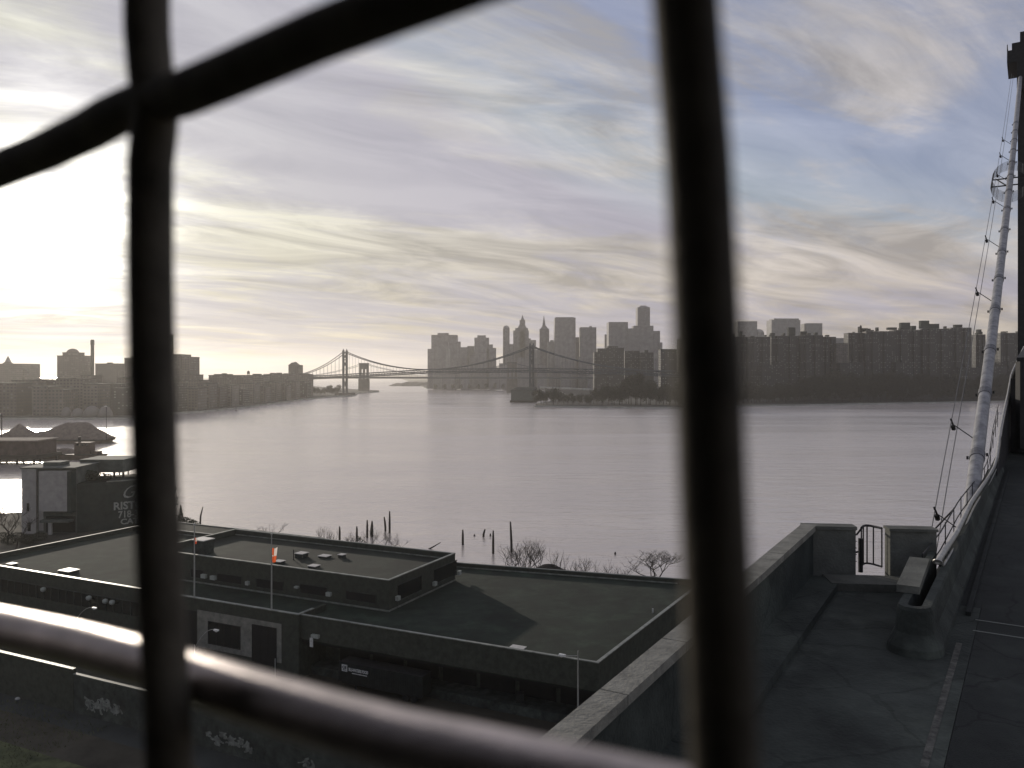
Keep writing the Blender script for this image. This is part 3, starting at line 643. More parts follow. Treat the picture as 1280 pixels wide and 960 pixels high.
def bare_tree_parts(seed, h, r, spread=.65, depth=5, low=.28, kids=(2, 3), stems=1):
    rnd = random.Random(seed); t = MB(); c = MB()
    for k in range(stems):
        o = Vector((rnd.uniform(-.5, .5)*(stems > 1), rnd.uniform(-.5, .5)*(stems > 1), 0))
        tt = h*low; tp = o+Vector((rnd.uniform(-.3, .3), rnd.uniform(-.3, .3), tt))
        t.tube([o, o.lerp(tp, .5)+Vector((rnd.uniform(-.1, .1), 0, 0)), tp], [r*1.3, r, r*.85], 7)
        for j in range(rnd.randint(3, 4)):
            a = rnd.uniform(0, 6.28); d = Vector((math.cos(a)*spread, math.sin(a)*spread, 1)).normalized()
            branch(c, tp, d, h*.27, r*.6, depth-1, rnd, 5, spread, .15, kids)
    return t, c
def make_tree(name, loc, label, cat, seed, h, r, group=None, m='bark', **k):
    root = empty(name, loc, label, cat, group)
    t, c = bare_tree_parts(seed, h, r, **k)
    q = h/max(p_[2] for p_ in c.v)
    for m_ in (t, c): m_.v = [(x_*min(1, q*1.1), y_*min(1, q*1.1), z_*q) for x_, y_, z_ in m_.v]
    t.build('trunk', m, root, fix=False); c.build('crown', m, root, fix=False)
    return root
def clump_crown(seed, h, wd, n=900, sz=.55, low=.25, sparse=.0):
    """winter crown: many small slanted faces in clumps through the volume"""
    rnd = random.Random(seed); s = MB()
    cl = []
    for k in range(16):
        a = rnd.uniform(0, 6.28); rr = wd/2*math.sqrt(rnd.random())*.75; z = h*(low+(1-low)*rnd.uniform(.15, .85))
        cl.append((Vector((rr*math.cos(a), rr*math.sin(a), z)), rnd.uniform(.16, .30)*wd))
    for i in range(n):
        c, q = rnd.choice(cl); v = Vector((rnd.gauss(0, 1), rnd.gauss(0, 1), rnd.gauss(0, .8))); v = v.normalized()*q*rnd.random()**.4
        p = c+v; 
        if p.z < h*low*.7: continue
        a = Vector((rnd.uniform(-1, 1), rnd.uniform(-1, 1), rnd.uniform(-1, 1))).normalized(); b = a.cross(Vector((rnd.uniform(-1, 1), .3, rnd.uniform(-1, 1)))).normalized()
        w_ = sz*rnd.uniform(.5, 1.4); k = s.pts([p-a*w_, p+b*w_*.35, p+a*w_, p-b*w_*.35]); s.face([k, k+1, k+2, k+3])
    return s
protos = []
for k in range(5):
    h = 15+k*.8; rnd = random.Random(k)
    root = empty('park_tree', (0, 0, -500), 'x', 'tree')
    t, c = bare_tree_parts(40+k, h, .32, depth=4, spread=.7)
    t.build('trunk', 'bark', root, fix=False)
    n0 = clump_crown(60+k, h, 14, 1700, .62, low=.18)
    off = len(n0.v); n0.v += c.v; n0.f += [tuple(i+off for i in f) for f in c.f]; n0.mi += c.mi
    n0.build('crown', 'twig', root, fix=False)
    protos.append(root)
rnd = random.Random(4)
used = set()
def put_tree(px, Y, sc_, label, group, zz_=0):
    k = rnd.randrange(5); src = protos[k]
    o = src if k not in used else copy_tree(src)
    used.add(k)
    x, y = PY(px, Y); o.location = (x, y, 2.4+zz_); o.rotation_euler = (0, 0, rnd.uniform(0, 6.28)); f = sc_*rnd.uniform(.9, 1.15); o.scale = (f*1.15, f*1.15, f*1.5*rnd.uniform(.9, 1.1))
    o.name = 'park_tree'; o['label'] = label; o['category'] = 'tree'; o['group'] = group
for i in range(44):
    px = 672+i*4.2+rnd.uniform(-2, 2); base = 1245 if px < 850 else 1290
    put_tree(px, base+rnd.uniform(-12, 60)+(15 if px < 690 else 0), 1.0+.25*math.sin(px*.05)+(.15 if px > 740 else -.1)+(.25 if px > 790 else 0), 'bare winter tree in the park at the tip of the wooded point', 'bare trees in the park on the point')
s = MB(); n_ = 40; b0_ = len(s.v)
for j in range(7):
    for i in range(n_+1):
        px = 955+i*9.5; f = (px-905)/390; Y = 1300+f*190+j*30; e = math.sin(math.pi*min(1, j/6*.98+.02))**.6*min(1, i/8)
        s.v.append((PY(px, Y)[0], Y, 2.0+17*e*(.8+.3*noise.noise(Vector((i*.3, j*.5, 3))))))
for j in range(6):
    for i in range(n_): k = b0_+j*(n_+1)+i; s.face([k, k+1, k+n_+2, k+n_+1])
struct('embankment', s, 'far_land', 'dark wooded bank below the housing towers')
for i in range(150):
    px = 905+i*2.6+rnd.uniform(-2, 2); f = (px-905)/390
    row = i % 3
    zt_ = 0 if px < 960 else (0, 8, 13)[row]*min(1, (px-955)/80)
    put_tree(px, 1285+f*205+row*34+rnd.uniform(0, 22), .85+.12*row+(.3 if 1010 < px < 1130 else .1)+.1*f, zz_=zt_, label= 'bare winter tree in the long belt below the housing towers', group='bare trees in the belt below the housing towers')
for i in range(14):
    px = 388+i*2.7; put_tree(px, 1800+i*4, .55+.25*rnd.random(), 'small dark tree on the low point under the bridge', 'trees on the low point under the bridge')
for i in range(9):
    px = 545+i*10.5; put_tree(px, 2440, .8, 'distant tree along the skyline waterfront', 'trees along the skyline waterfront')

# ------------------------------------------------------------------ gravel barges and tug on the left
def heap(name, px0, px1, Y, tops, label, z0, dep):
    a, b_ = PY(px0, Y)[0], PY(px1, Y)[0]; s = MB(); n, mrows = 40, 14
    for j in range(mrows+1):
        for i in range(n+1):
            f = i/n; g_ = j/mrows; px = px0+(px1-px0)*f
            t = tops[-1][1]
            for (p0, y0), (p1, y1) in zip(tops, tops[1:]):
                if p0 <= px <= p1: t = y0+(y1-y0)*(px-p0)/(p1-p0); break
            zt = H-(t-YH)/F*Y-z0; e = max(0, 1-abs(g_*2-1)**1.3)
            x = a+(b_-a)*f; y = Y-dep/2+dep*g_
            z = max(0, zt)*e+.5*noise.noise(Vector((x*.3, y*.3, 0)))*e
            s.v.append((x, y, z0+max(0, z)))
    for j in range(mrows):
        for i in range(n): k = j*(n+1)+i; s.face([k, k+1, k+n+2, k+n+1])
    return tag(s.build(name, 'gravel'), label, 'gravel heap')
def hull(name, label, x0, x1, y0, y1, top, bow, cat='barge', m='hull', rise=0):
    r = empty(name, ((x0+x1)/2, (y0+y1)/2, 0), label, cat); cx, cy = (x0+x1)/2, (y0+y1)/2
    a, b_ = x0-cx, x1-cx; c, d = y0-cy, y1-cy
    bot = [(a+1, c+.8), (b_-bow*1.4, c+.8), (b_-bow, 0), (b_-bow*1.4, d-.8), (a+1, d-.8)]; tp = [(a, c), (b_-bow, c), (b_, 0), (b_-bow, d), (a, d)]
    MB().prism(bot, -.8, top, top=tp).build('hull', m, r)
    MB().prism([(p[0]*1.002, p[1]*1.02) for p in tp], top+.003, top+.5).build('gunwale', 'steel_dark', r)
    return r
Yf = 588; Yn = 480
hull('gravel_barge', 'far barge carrying two heaps of gravel on the glittering water', PY(-70, Yf)[0], PY(144, Yf)[0], Yf-12, Yf+12, 2.4, 6)
heap('gravel_heap', -10, 46, Yf, [(-10, 548), (12, 538), (24, 529), (34, 535), (46, 541)], 'pointed gravel heap at the left on the far barge', 2.9, 20)
heap('gravel_heap', 40, 141, Yf, [(40, 541), (58, 538), (75, 531), (84, 528), (110, 528), (122, 535), (134, 542), (141, 547)], 'broad flat topped gravel heap on the far barge', 2.9, 20)
for i in range(6):
    a = PY(128+i*2.6, Yf)[0]; o = MB().lathe([(.2, 0), (1.1, .6), (1.2, 1.3), (.5, 2.0)], (a, Yf-5+i % 2, 2.9), 7).build('boulder', 'gravel'); tag(o, 'dark boulder at the right foot of the broad gravel heap', 'boulder', 'boulders at the end of the far barge')
hull('flat_barge', 'near flat barge with a low load beside the tug', PY(-40, Yn)[0], PY(104, Yn)[0], Yn-9, Yn+5, 2.6, 3)
heap('gravel_heap', 58, 98, Yn, [(58, 564), (66, 561), (82, 560), (92, 561.5), (98, 564)], 'low dark gravel heap on the near flat barge', 3.1, 10)
r = hull('tugboat', 'dark tugboat with square wheelhouse and pointed bow', PY(97, Yn)[0], PY(145, Yn)[0], Yn-14, Yn-5, 2.8, 6, 'tugboat')
cx = r.location.x; zz = lambda py: H-(py-YH)/F*Yn
xa, xb = PY(107, Yn)[0]-cx, PY(126, Yn)[0]-cx
MB().box(xa, xb, -3, 3, 3.3, zz(551)).build('wheelhouse', 'hull', r)
for k in range(3): MB().box(xa+.8+k*2.8, xa+2.6+k*2.8, -3.08, -2.99, zz(555), zz(552.5)).build('window', 'glass', r)
MB().box(xb+.2, xb+4.5, -2.4, 2.4, 3.3, 5.0).build('deckhouse', 'hull', r)
MB().lathe([(.8, 0), (.7, 3), (.8, 3.2)], (xa+1.5, 0, zz(551)), 10).build('funnel', 'steel_dark', r)
# pier at the left edge
r = empty('loading_pier', (PY(-20, 455)[0], 452, 0), 'brown loading pier and shed at the left edge of the water', 'pier')
a, b_ = PY(-110, 455)[0]-r.location.x, PY(57, 455)[0]-r.location.x
MB().box(a, b_, -6, 14, 5.0, 12.5).build('shed', 'hull', r)
MB().box(a-1, b_+1, -7, 15, 12.502, 13.2).build('roof', 'gravel', r)
MB().box(a-2, b_+2, -9, 16, 3.0, 4.99).build('pier_deck', 'timber', r)
for k in range(9): MB().tube([(a+k*(b_-a)/8, -8, -1), (a+k*(b_-a)/8, -8, 3.0)], .6, 8).build('pile', 'timber', r)
for k in range(9): MB().tube([(a+k*(b_-a)/8, 14, -1), (a+k*(b_-a)/8, 14, 3.0)], .6, 8).build('pile', 'timber', r)
for (px, yt, yb, label) in ((133, 507.5, 540, 'thin lamp mast rising from the far barge near its right end'), (2, 517, 546, 'thick mooring mast at the left edge of the far barge')):
    p = at(px, yb, Yf-9); t = H-(yt-YH)/F*(Yf-9)
    r = empty('lamp_mast', (p.x, p.y, 2.9), label, 'mast')
    MB().tube([(0, 0, 0), (0, 0, t-2.9)], [.45 if px < 50 else .22]*2, 8).build('mast', 'steel_dark', r)
    MB().box(-1.2, .3, -.3, .3, t-3.3, t-2.9).build('lamp', 'lamp', r)
o = MB().lathe([(1.2, -.4), (1.2, .8), (.25, 1.4), (.25, 4.2), (.5, 4.3), (.2, 5)], n=12).build('channel_buoy', 'steel_dark'); o.location = onz(295, 513.5, 0); tag(o, 'small dark buoy off the left shore', 'buoy')

# ------------------------------------------------------------------ near ground
P1 = onz(748, 828, 13.0)                    # right front corner of the long warehouse at parapet height
e1 = Vector((.4285, .9035, 0)).normalized(); e2 = Vector((-e1.y, e1.x, 0))
def Q(a, b_, z): p = P1+e1*a+e2*b_; return Vector((p.x, p.y, z))     # a: depth, b: along the front to the left
def QT(a=0, b_=0, z=0): return frame(Q(a, b_, z), e2)                 # local x runs left along the front, local y runs towards the camera
back = (onz(578, 703, 13)-P1).dot(e1)
GZ = 3.0
sh = [Q(back+14, -90, 0), Q(back+14, 45, 0), Q(back+13, 98, 0)]
pl = [(p.x, p.y) for p in sh]+[PY(238, 207), PY(222, 246), PY(206, 268), PY(120, 282), PY(40, 274), PY(-60, 266), PY(-400, 262), (-700, 240), (-700, -140), (400, -140), (400, -60)]
land('ground', pl, GZ, 'dark ground of the near shore around the warehouses', 'earth', 'concrete_dark')
split_b0 = (onz(372, 767, 13)-P1).dot(e2)
# street between wall and warehouse
s = MB(); k = s.pts([Q(-1.6, -60, GZ+.004), Q(-1.6, 130, GZ+.004), Q(-27, 130, GZ+.004), Q(-27, -60, GZ+.004)]); s.face([k, k+1, k+2, k+3]); struct('street', s, 'street', 'grey street in front of the long warehouse')
s = MB(); s.box(-50, 130, -1.6, -.02+1.6, 0, .13, frame(Q(-1.45, 0, GZ), e2) @ Matrix.Scale(1, 4)) if 0 else None
T = QT(0, 0, GZ); s.box(split_b0, 130, .9, 3.2, 0, .14, T); struct('pavement', s, 'concrete_dark', 'pavement with kerb along the warehouse front')
s = MB()
k = s.pts([Q(-33, -60, GZ+.006), Q(-33, 150, GZ+.006), Q(-110, 150, GZ+.006), Q(-110, -60, GZ+.006)]); s.face([k, k+1, k+2, k+3]); struct('grass_lot', s, 'verge', 'streaky winter grass lot in the lower left')

# ------------------------------------------------------------------ long warehouse
wl = empty('long_warehouse', Q(0, 0, GZ), 'long low brick warehouse with penthouse floor filling the near shore', 'warehouse')
LI = Matrix.Translation(-wl.location)
LEN = 133.0; RZ = 12.0
def qbox(a0, a1, b0, b1, z0, z1, s=None):
    s = s or MB(); T = LI @ QT(0, 0, 0); s.box(b0, b1, -a1, -a0, z0, z1, T); return s
split_b = (onz(372, 767, 13)-P1).dot(e2)
# walls as four bodies butted together
s = MB()
rb_ = onz(881, 725, 13)-P1; BR = rb_.dot(e1); BB = rb_.dot(e2)                     # the back wall runs out further at its right end
SKB = 42.0
def qpoly(pts, z0, z1, s=None, m=None):
    s = s or MB(); s.prism([tuple((LI @ Q(a, b_, 0))[:2]) for a, b_ in pts], z0, z1, Matrix.Translation((0, 0, -GZ))); return s
qbox(.4, back-.4, SKB, LEN-.4, 8.9, RZ, s); qpoly([(.4, .38), (BR-.4, BB+.42), (back-.4, SKB-.002), (.4, SKB-.002)], 8.9, RZ, s)             # roof slab
s.build('roof', 'roof_main', wl)
s = MB()
qbox(0, .398, -0, LEN, 9.2, 12.85, s)                # front band / parapet
qbox(6.0, 6.4, .4, split_b, GZ, 8.898, s)             # recessed dock wall
qbox(-.5, -.002, split_b, LEN, GZ, 12.95, s)          # left part, projecting half a metre
qpoly([(.4, 0), (BR-.402, BB+.02), (BR-.402, BB+.42), (.4, .4)], GZ, 12.85, s)      # right side
qbox(back-.4, back, SKB, LEN, GZ, 12.85, s); qpoly([(BR-.4, BB), (BR, BB), (back, SKB-.002), (back-.4, SKB-.002)], GZ, 12.85, s)   # back
qbox(.4, back-.402, LEN-.4, LEN, GZ, 12.85, s)         # left end
qbox(0, .398, split_b, LEN, GZ, 9.198, s)
s.build('wall', 'brick', wl)
s = MB(); qbox(.4, 5.99, .4, split_b-.1, 8.6, 8.898, s); s.build('dock_ceiling', 'black', wl)  # black underside, the recess shade put into its colour
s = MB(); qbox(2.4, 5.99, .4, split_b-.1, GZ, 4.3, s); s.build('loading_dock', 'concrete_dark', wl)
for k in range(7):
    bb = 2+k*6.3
    if bb < split_b-5: s = MB(); qbox(5.9, 5.999, bb, bb+5.6, 4.3, 8.5, s); s.build('shade_dock_door', 'black', wl)  # wide black doors carry the shade of the recess in their colour
# copings
def cop(a0, a1, b0, b1, z, m='metal_trim', h=.12, nm='coping'): s = MB(); qbox(a0, a1, b0, b1, z, z+h, s); return s.build(nm, m, wl)
cop(-.05, .42, -.05, split_b-.6, 12.852); cop(-.56, .05, split_b-.6, LEN+.05, 12.952)
qpoly([(.43, -.06), (BR-.43, BB-.04), (BR-.43, BB+.44), (.43, .42)], 12.852, 12.972).build('coping', 'metal_trim', wl); cop(back-.42, back+.05, SKB, LEN+.05, 12.852, 'trim_dull'); qpoly([(BR-.42, BB-.05), (BR+.05, BB-.05), (back+.05, SKB-.002), (back-.42, SKB-.002)], 12.852, 12.972).build('coping', 'trim_dull', wl); cop(.43, back-.43, LEN-.42, LEN+.05, 12.852, 'trim_dull')
s = MB(); qbox(back-.46, back-.402, SKB, LEN-.5, RZ, RZ+.25, s); qpoly([(BR-.46, BB+.44), (BR-.402, BB+.44), (back-.402, SKB-.002), (back-.46, SKB-.002)], RZ, RZ+.25, s); s.build('flashing', 'metal_trim', wl)
s = MB(); qbox(-.5, 6.2, split_b-.6, split_b-.002, GZ, 12.95, s); s.build('pier_wall', 'brick', wl)
cop(.06, 3.2, split_b-.62, split_b-.1, 12.952)
ab = (onz(407, 671, 13)-P1).dot(e2)
s = MB(); qbox(back+.002, back+8, ab, LEN, GZ, 12.6, s); s.build('rear_annex', 'brick', wl)
s = MB(); qbox(back+.1, back+7.6, ab+.3, LEN-.3, 12.602, 12.65, s); s.build('roof', 'roof', wl)
s = MB(); qbox(back+7.7, back+8.1, ab-.1, LEN+.05, 12.602, 12.85, s); s.build('coping', 'trim_dull', wl)
# penthouse
pc = onz(486, 765, RZ); pa = (pc-P1).dot(e1); pb = (pc-P1).dot(e2)
ptz = H-(725-YH)/F*pc.y
pbk = (onz(577.5, 692, ptz)-P1).dot(e1)
pl_ = (onz(277, 665, ptz)-P1).dot(e2)
print('warehouse', 'back', back, 'split', split_b, 'pent', pa, pb, ptz, pbk, pl_, 'P1', P1)
s = MB(); qbox(pa, pa+.35, pb, pl_, RZ+.002, ptz-.14, s); qbox(pbk-.35, pbk, pb, pl_, RZ+.002, ptz-.14, s)
qbox(pa+.352, pbk-.352, pb, pb+.35, RZ+.002, ptz-.14, s); qbox(pa+.352, pbk-.352, pl_-.35, pl_, RZ+.002, ptz-.14, s)
ph = s.build('penthouse', 'brick', wl)
s = MB(); qbox(pa+.36, pbk-.36, pb+.36, pl_-.36, ptz-1.6, ptz-1.2, s); s.build('penthouse_roof', 'roof', ph)
PR = ptz-1.2
for (a0, a1, b0, b1, mm) in ((pa-.06, pa+.4, pb-.06, pl_+.06, 'metal_trim'), (pbk-.4, pbk+.06, pb-.06, pl_+.06, 'trim_dull'), (pa+.41, pbk-.41, pb-.06, pb+.4, 'metal_trim'), (pa+.41, pbk-.41, pl_-.4, pl_+.06, 'metal_trim')):
    s = MB(); qbox(a0, a1, b0, b1, ptz-.138, ptz, s); s.build('coping', mm, ph)
s = MB(); qbox(pa-.08, pa-.003, pb-.08, pl_, RZ, RZ+.28, s); qbox(pa, pbk, pb-.08, pb-.003, RZ, RZ+.28, s); s.build('flashing', 'metal_trim', ph)
s = MB(); qbox(pbk-.42, pbk-.352, pb+.4, pl_-.4, PR, PR+.22, s); s.build('flashing', 'metal_trim', ph)
def on_front(px, py, plane_a): return hit(px, py, Q(plane_a, 0, 0), e1)
def bz(p): return (p-P1).dot(e2), p.z
def wall_rect(px0, py0, px1, py1, plane_a, nm, m, parent, out=.04, deep=0.0, frame_m=None, mull=True):
    p, q = on_front(px0, py0, plane_a), on_front(px1, py1, plane_a); (b0, z1), (b1, z0) = bz(p), bz(q)
    s = MB(); qbox(plane_a-out, plane_a-.003+deep, min(b0, b1), max(b0, b1), min(z0, z1), max(z0, z1), s); o = s.build(nm, m, parent)
    if frame_m:
        s = MB(); lo, hi, zz0, zz1 = min(b0, b1), max(b0, b1), min(z0, z1), max(z0, z1)
        for (x0, x1, y0, y1) in ((lo-.12, hi+.12, zz1+.002, zz1+.12), (lo-.12, hi+.12, zz0-.14, zz0-.002), (lo-.12, lo-.002, zz0, zz1), (hi+.002, hi+.12, zz0, zz1)):
            qbox(plane_a-out-.05, plane_a-.003, x0, x1, y0, y1, s)
        nm_ = max(2, round((hi-lo)/1.6)) if mull else 1
        for k in range(1, nm_): x = lo+(hi-lo)*k/nm_; qbox(plane_a-out-.03, plane_a-out-.001, x-.04, x+.04, zz0, zz1, s)
        s.build('frame', frame_m, o)
    return o
# penthouse front: pale AC boxes between dark window bands
for (x0, x1, y0, y1) in ((239, 254, 710, 722), (272, 302, 715.5, 729), (321, 354, 722, 737), (376, 409, 729, 744), (433, 470, 737.5, 753)):
    wall_rect(x0, y0+1.2, x1, y1+1.2, pa, 'window', 'black', ph, frame_m='concrete_dark', mull=False)
for (x0, x1, y0, y1) in ((253.5, 259, 717, 722.5), (265, 271, 719, 724.5), (309, 312.5, 726, 731), (409.5, 415, 739.5, 745), (370, 374.5, 732, 735)):
    o = wall_rect(x0, y0, x1, y1, pa, 'air_conditioner', 'ac', ph, out=.55)
# penthouse right side
side_n = e2
for (u0, v0, u1, v1) in ((55, 400, 150, 345), (200, 350, 290, 295)):
    p = hit(480+u0/3.2, 620+(v0)/3.2, Q(0, pb, 0), e2); q = hit(480+u1/3.2, 620+(v1)/3.2, Q(0, pb, 0), e2)
    a0, a1 = (p-P1).dot(e1), (q-P1).dot(e1)
    s = MB(); qbox(a0, a1, pb-.04, pb-.003, RZ+1.2, RZ+3.6, s); o = s.build('window', 'glass', ph)
    s = MB(); qbox(a0-.1, a1+.1, pb-.1, pb-.003, RZ+1.0, RZ+1.19, s); qbox(a0-.1, a1+.1, pb-.1, pb-.003, RZ+3.61, RZ+3.75, s); s.build('frame', 'concrete_dark', o)
for (u, v) in ((50, 408), (198, 350), (296, 306)):
    p = hit(480+u/3.2, 620+v/3.2, Q(0, pb, 0), e2); a0 = (p-P1).dot(e1)
    s = MB(); qbox(a0-.4, a0+.4, pb-.55, pb-.003, p.z-.35, p.z+.35, s); s.build('air_conditioner', 'ac', ph)
# penthouse roof things
def roof_vent(px, py, wx, wy, h, lean=.0, base=PR, parent=None):
    p = onz(px, py, base); a, b_ = (p-P1).dot(e1), (p-P1).dot(e2)
    s = MB(); qbox(a-wy/2, a+wy/2, b_-wx/2, b_+wx/2, base, base+h, s); o = s.build('roof_vent', 'concrete_dark', parent or ph)
    s = MB(); qbox(a-wy/2-.12, a+wy/2+.12, b_-wx/2-.12, b_+wx/2+.12, base+h+.002, base+h+.1, s); s.build('lid', 'vent', o); return o
roof_vent(377, 696.5, 1.7, 1.7, .75); roof_vent(406, 696.5, 1.8, 1.5, .25); roof_vent(427.5, 697, 1.0, 1.0, .55); roof_vent(392.5, 709, 1.5, 1.4, .25); roof_vent(349, 703.5, 1.6, 1.3, .3)
# big rooftop unit
p = onz(254, 691, PR); a, b_ = (p-P1).dot(e1), (p-P1).dot(e2)
s = MB(); qbox(a-1.2, a+1.4, b_-1.3, b_+1.5, PR, PR+2.5, s); o = s.build('rooftop_unit', 'concrete_dark', ph)
s = MB(); qbox(a-1.35, a+1.55, b_-1.45, b_+1.65, PR+2.502, PR+2.66, s); s.build('lid', 'vent', o)
p = onz(367, 700, PR); s = MB(); a, b_ = (p-P1).dot(e1), (p-P1).dot(e2); qbox(a-.06, a+.06, b_-.06, b_+.06, PR, PR+1.9, s); s.build('vent_pipe', 'steel_dark', ph)
# vents on lower roof
roof_vent(86, 716, 3.0, 2.2, .5, base=RZ, parent=wl); roof_vent(15, 706.5, 1.6, 1.2, .3, base=RZ, parent=wl); roof_vent(647, 812, 1.9, 1.3, .25, base=RZ, parent=wl)
roof_vent(786, 796, .9, .5, .5, base=RZ, parent=wl) if 0 else None
p = onz(816, 766, RZ); s = MB(); a, b_ = (p-P1).dot(e1), (p-P1).dot(e2); qbox(a-.1, a+.1, b_-.1, b_+.1, RZ, RZ+.7, s); s.build('vent_pipe', 'white', wl)
# facade: pale entry surround with dark window and door
fa = -.5
wall_rect(247, 762, 352, 829, fa, 'entry_surround', 'pale_block', wl, out=.06)
ent = wall_rect(261, 777, 300, 811, fa-.06, 'window', 'glass', wl, out=.04, frame_m='black')
wall_rect(316, 781, 345, 832, fa-.06, 'door', 'black', wl, out=.05, frame_m='black')
wall_rect(221, 760, 246, 806, fa, 'doorway', 'black', wl, out=.05)
# strip windows of the left part and round wall lamps
p0, p1 = on_front(5, 727, fa), on_front(196, 757, fa)
s = MB(); qbox(fa-.05, fa-.003, (p1-P1).dot(e2), (p0-P1).dot(e2)+8, 8.2, 10.6, s); o = s.build('strip_window', 'glass', wl)
s = MB()
for k in range(26):
    x = (p1-P1).dot(e2)+k*2.1; qbox(fa-.12, fa-.052, x-.06, x+.06, 8.2, 10.6, s)
qbox(fa-.14, fa-.05, (p1-P1).dot(e2)-.1, (p1-P1).dot(e2)+52.7, 10.58, 10.7, s)
s.build('frame', 'concrete_dark', o)
for (px, py) in ((57.5, 736), (114.5, 746.5), (135, 750.5), (143.5, 752)):
    p = on_front(px, py, fa); b_, z = bz(p); s = MB()
    c = LI @ Q(fa-.55, b_, z); s.lathe([(.12, -.45), (.42, -.25), (.5, .05), (.4, .3), (.1, .42)], c, 14)
    o = s.build('wall_lamp', 'ac', wl, smooth=True); s = MB(); s.bar(c, LI @ Q(fa-.003, b_, z), .08); s.build('bracket', 'steel_dark', o)
# small plates beside dock
wall_rect(387.5, 797, 391.5, 809, -.0, 'notice_board', 'white', wl, out=.08); wall_rect(391, 792, 400, 797.5, -.0, 'wall_lamp', 'ac', wl, out=.5)
# street kerb clutter: pale bollard at the door
o = MB().lathe([(.09, 0), (.09, 3.2), (.02, 3.25)], n=8).build('bollard', 'pole'); p = on_front(344, 828, -2.2); o.location = (p.x, p.y, GZ+.14); tag(o, 'slim pale post standing beside the dark warehouse door', 'bollard')

# flagpoles and flags
def flagpole(px, ytop, ybot, label, flabel, seed, fl):
    p = on_front(px, ybot, -.25); base = 13.0; pw = Vector((p.x, p.y, base)); zt = H-(ytop-YH)/F*p.y
    r = empty('flagpole', pw, label, 'flagpole', 'flagpoles on the warehouse parapet')
    MB().tube([(0, 0, .07), (0, 0, (zt-base))], [.14, .08], 10).build('pole', 'pole', r); MB().lathe([(.02, 0), (.17, .12), (.17, .25), (.02, .38)], (0, 0, zt-base), 10).build('finial', 'pole', r, smooth=True)
    (x0, x1, y0, y1) = fl
    s = MB(); n, m_ = 14, 12; X0 = .1; Wd = (x1-x0)/F*p.y; zt0 = H-(y0-YH)/F*p.y-base; zb0 = H-(y1-YH)/F*p.y-base
    for j in range(m_+1):
        for i in range(n+1):
            f, g_ = i/n, j/m_
            x = X0+Wd*f*(1-.25*g_); y = .22*math.sin(f*9+g_*1.5)*(.3+f); z = zt0+(zb0-zt0)*g_-.35*f*(1-g_)+.5*f*f*(g_ < .5)*(1-g_*2)*seed
            s.v.append((x, y, z))
    for j in range(m_):
        for i in range(n):
            s.m = 1 if (i > n*.38 and j < m_*.45) or (j in (6,) and i < 5) else 0
            k = j*(n+1)+i; s.face([k, k+1, k+n+2, k+n+1])
    o = s.build('flag', ['flag_red', 'flag_white'], smooth=True, fix=False); o.location = pw; tag(o, flabel, 'flag')
    return r
flagpole(339.5, 669, 761, 'tall flagpole on the parapet carrying the orange and white flag', 'limp orange red and white flag glowing in the backlight', 1.0, (341, 347.5, 685, 703))
flagpole(243, 657, 744, 'tall flagpole beside the left window bar with a small furled flag', 'small furled red and white flag before the rooftop unit', .4, (244.2, 246.6, 672, 680))

# ------------------------------------------------------------------ container beside the dock
r = empty('box_trailer', Q(.72, 33.4, GZ), 'long black box trailer with small white logo backed along the dock', 'trailer'); r.rotation_euler = (0, 0, math.atan2(-e2.y, -e2.x))
s = MB(); s.box(-7.25, 7.25, -1.22, 1.22, 1.15, 4.0); s.build('body', 'container', r)
s = MB()
for k in range(48): s.box(-7.1+k*.297, -7.1+k*.297+.13, -1.275, -1.222, 1.3, 3.85)
s.build('ribbed_side', 'container', r)
s = MB(); s.box(-7.3, 7.3, -1.28, 1.28, 4.002, 4.08); s.build('roof', 'steel_dark', r)
for sx2 in (-1, 1): s = MB(); s.box(sx2*7.25-.09, sx2*7.25+.09, -1.30, -1.13, 1.1, 4.0); s.build('corner_post', 'container', r)
s = MB(); s.box(-7.0, 7.0, -.9, .9, .8, 1.14); s.build('underframe', 'steel_dark', r)
for xx in (4.4, 5.7):
    for yy in (-1.15, .75): s = MB(); s.tube([(xx, yy, .52), (xx, yy+.4, .52)], .52, 18); s.build('wheel', 'black', r)
for yy in (-.8, .8): MB().box(-4.6, -4.4, yy-.1, yy+.1, 0, .79).build('landing_leg', 'steel_dark', r)
s = MB(); s.box(-6.75, -5.75, -1.30, -1.28, 2.75, 3.75); s.build('logo_panel', 'white', r)
RX = Matrix.Rotation(R(90), 4, 'X')
add_text('GB', 'logo_letters', .62, 'container', Matrix.Translation((-6.66, -1.305, 3.12)) @ RX, r, .004, bold=.02, xs=.95)
s = MB(); s.box(-6.6, -5.9, -1.306, -1.301, 2.9, 3.0); s.build('logo_bar', 'container', r)
add_text('BLU-WATERS FOOD', 'company_lettering', .62, 'white', Matrix.Translation((-5.5, -1.29, 2.95)) @ RX, r, .01, bold=.03, xs=.62)
s = MB(); s.box(-4.9, -2.2, -1.30, -1.28, 2.6, 2.72); s.build('lettering_underline', 'white', r)
# dark refuse skip-like column on the street
p = onz(650, 889, GZ); r = empty('refuse_cage', (p.x, p.y, GZ), 'tall narrow black refuse cage standing alone on the street', 'refuse cage')
MB().box(-.55, .55, -.45, .45, .12, 2.5).build('body', 'container', r); MB().box(-.6, .6, -.5, .5, 2.502, 2.6).build('lid', 'steel_dark', r)
for dx in (-.45, .45):
    for dy in (-.35, .35): MB().lathe([(.08, 0), (.1, .06), (.05, .12)], (dx, dy, 0), 8).build('castor', 'black', r)

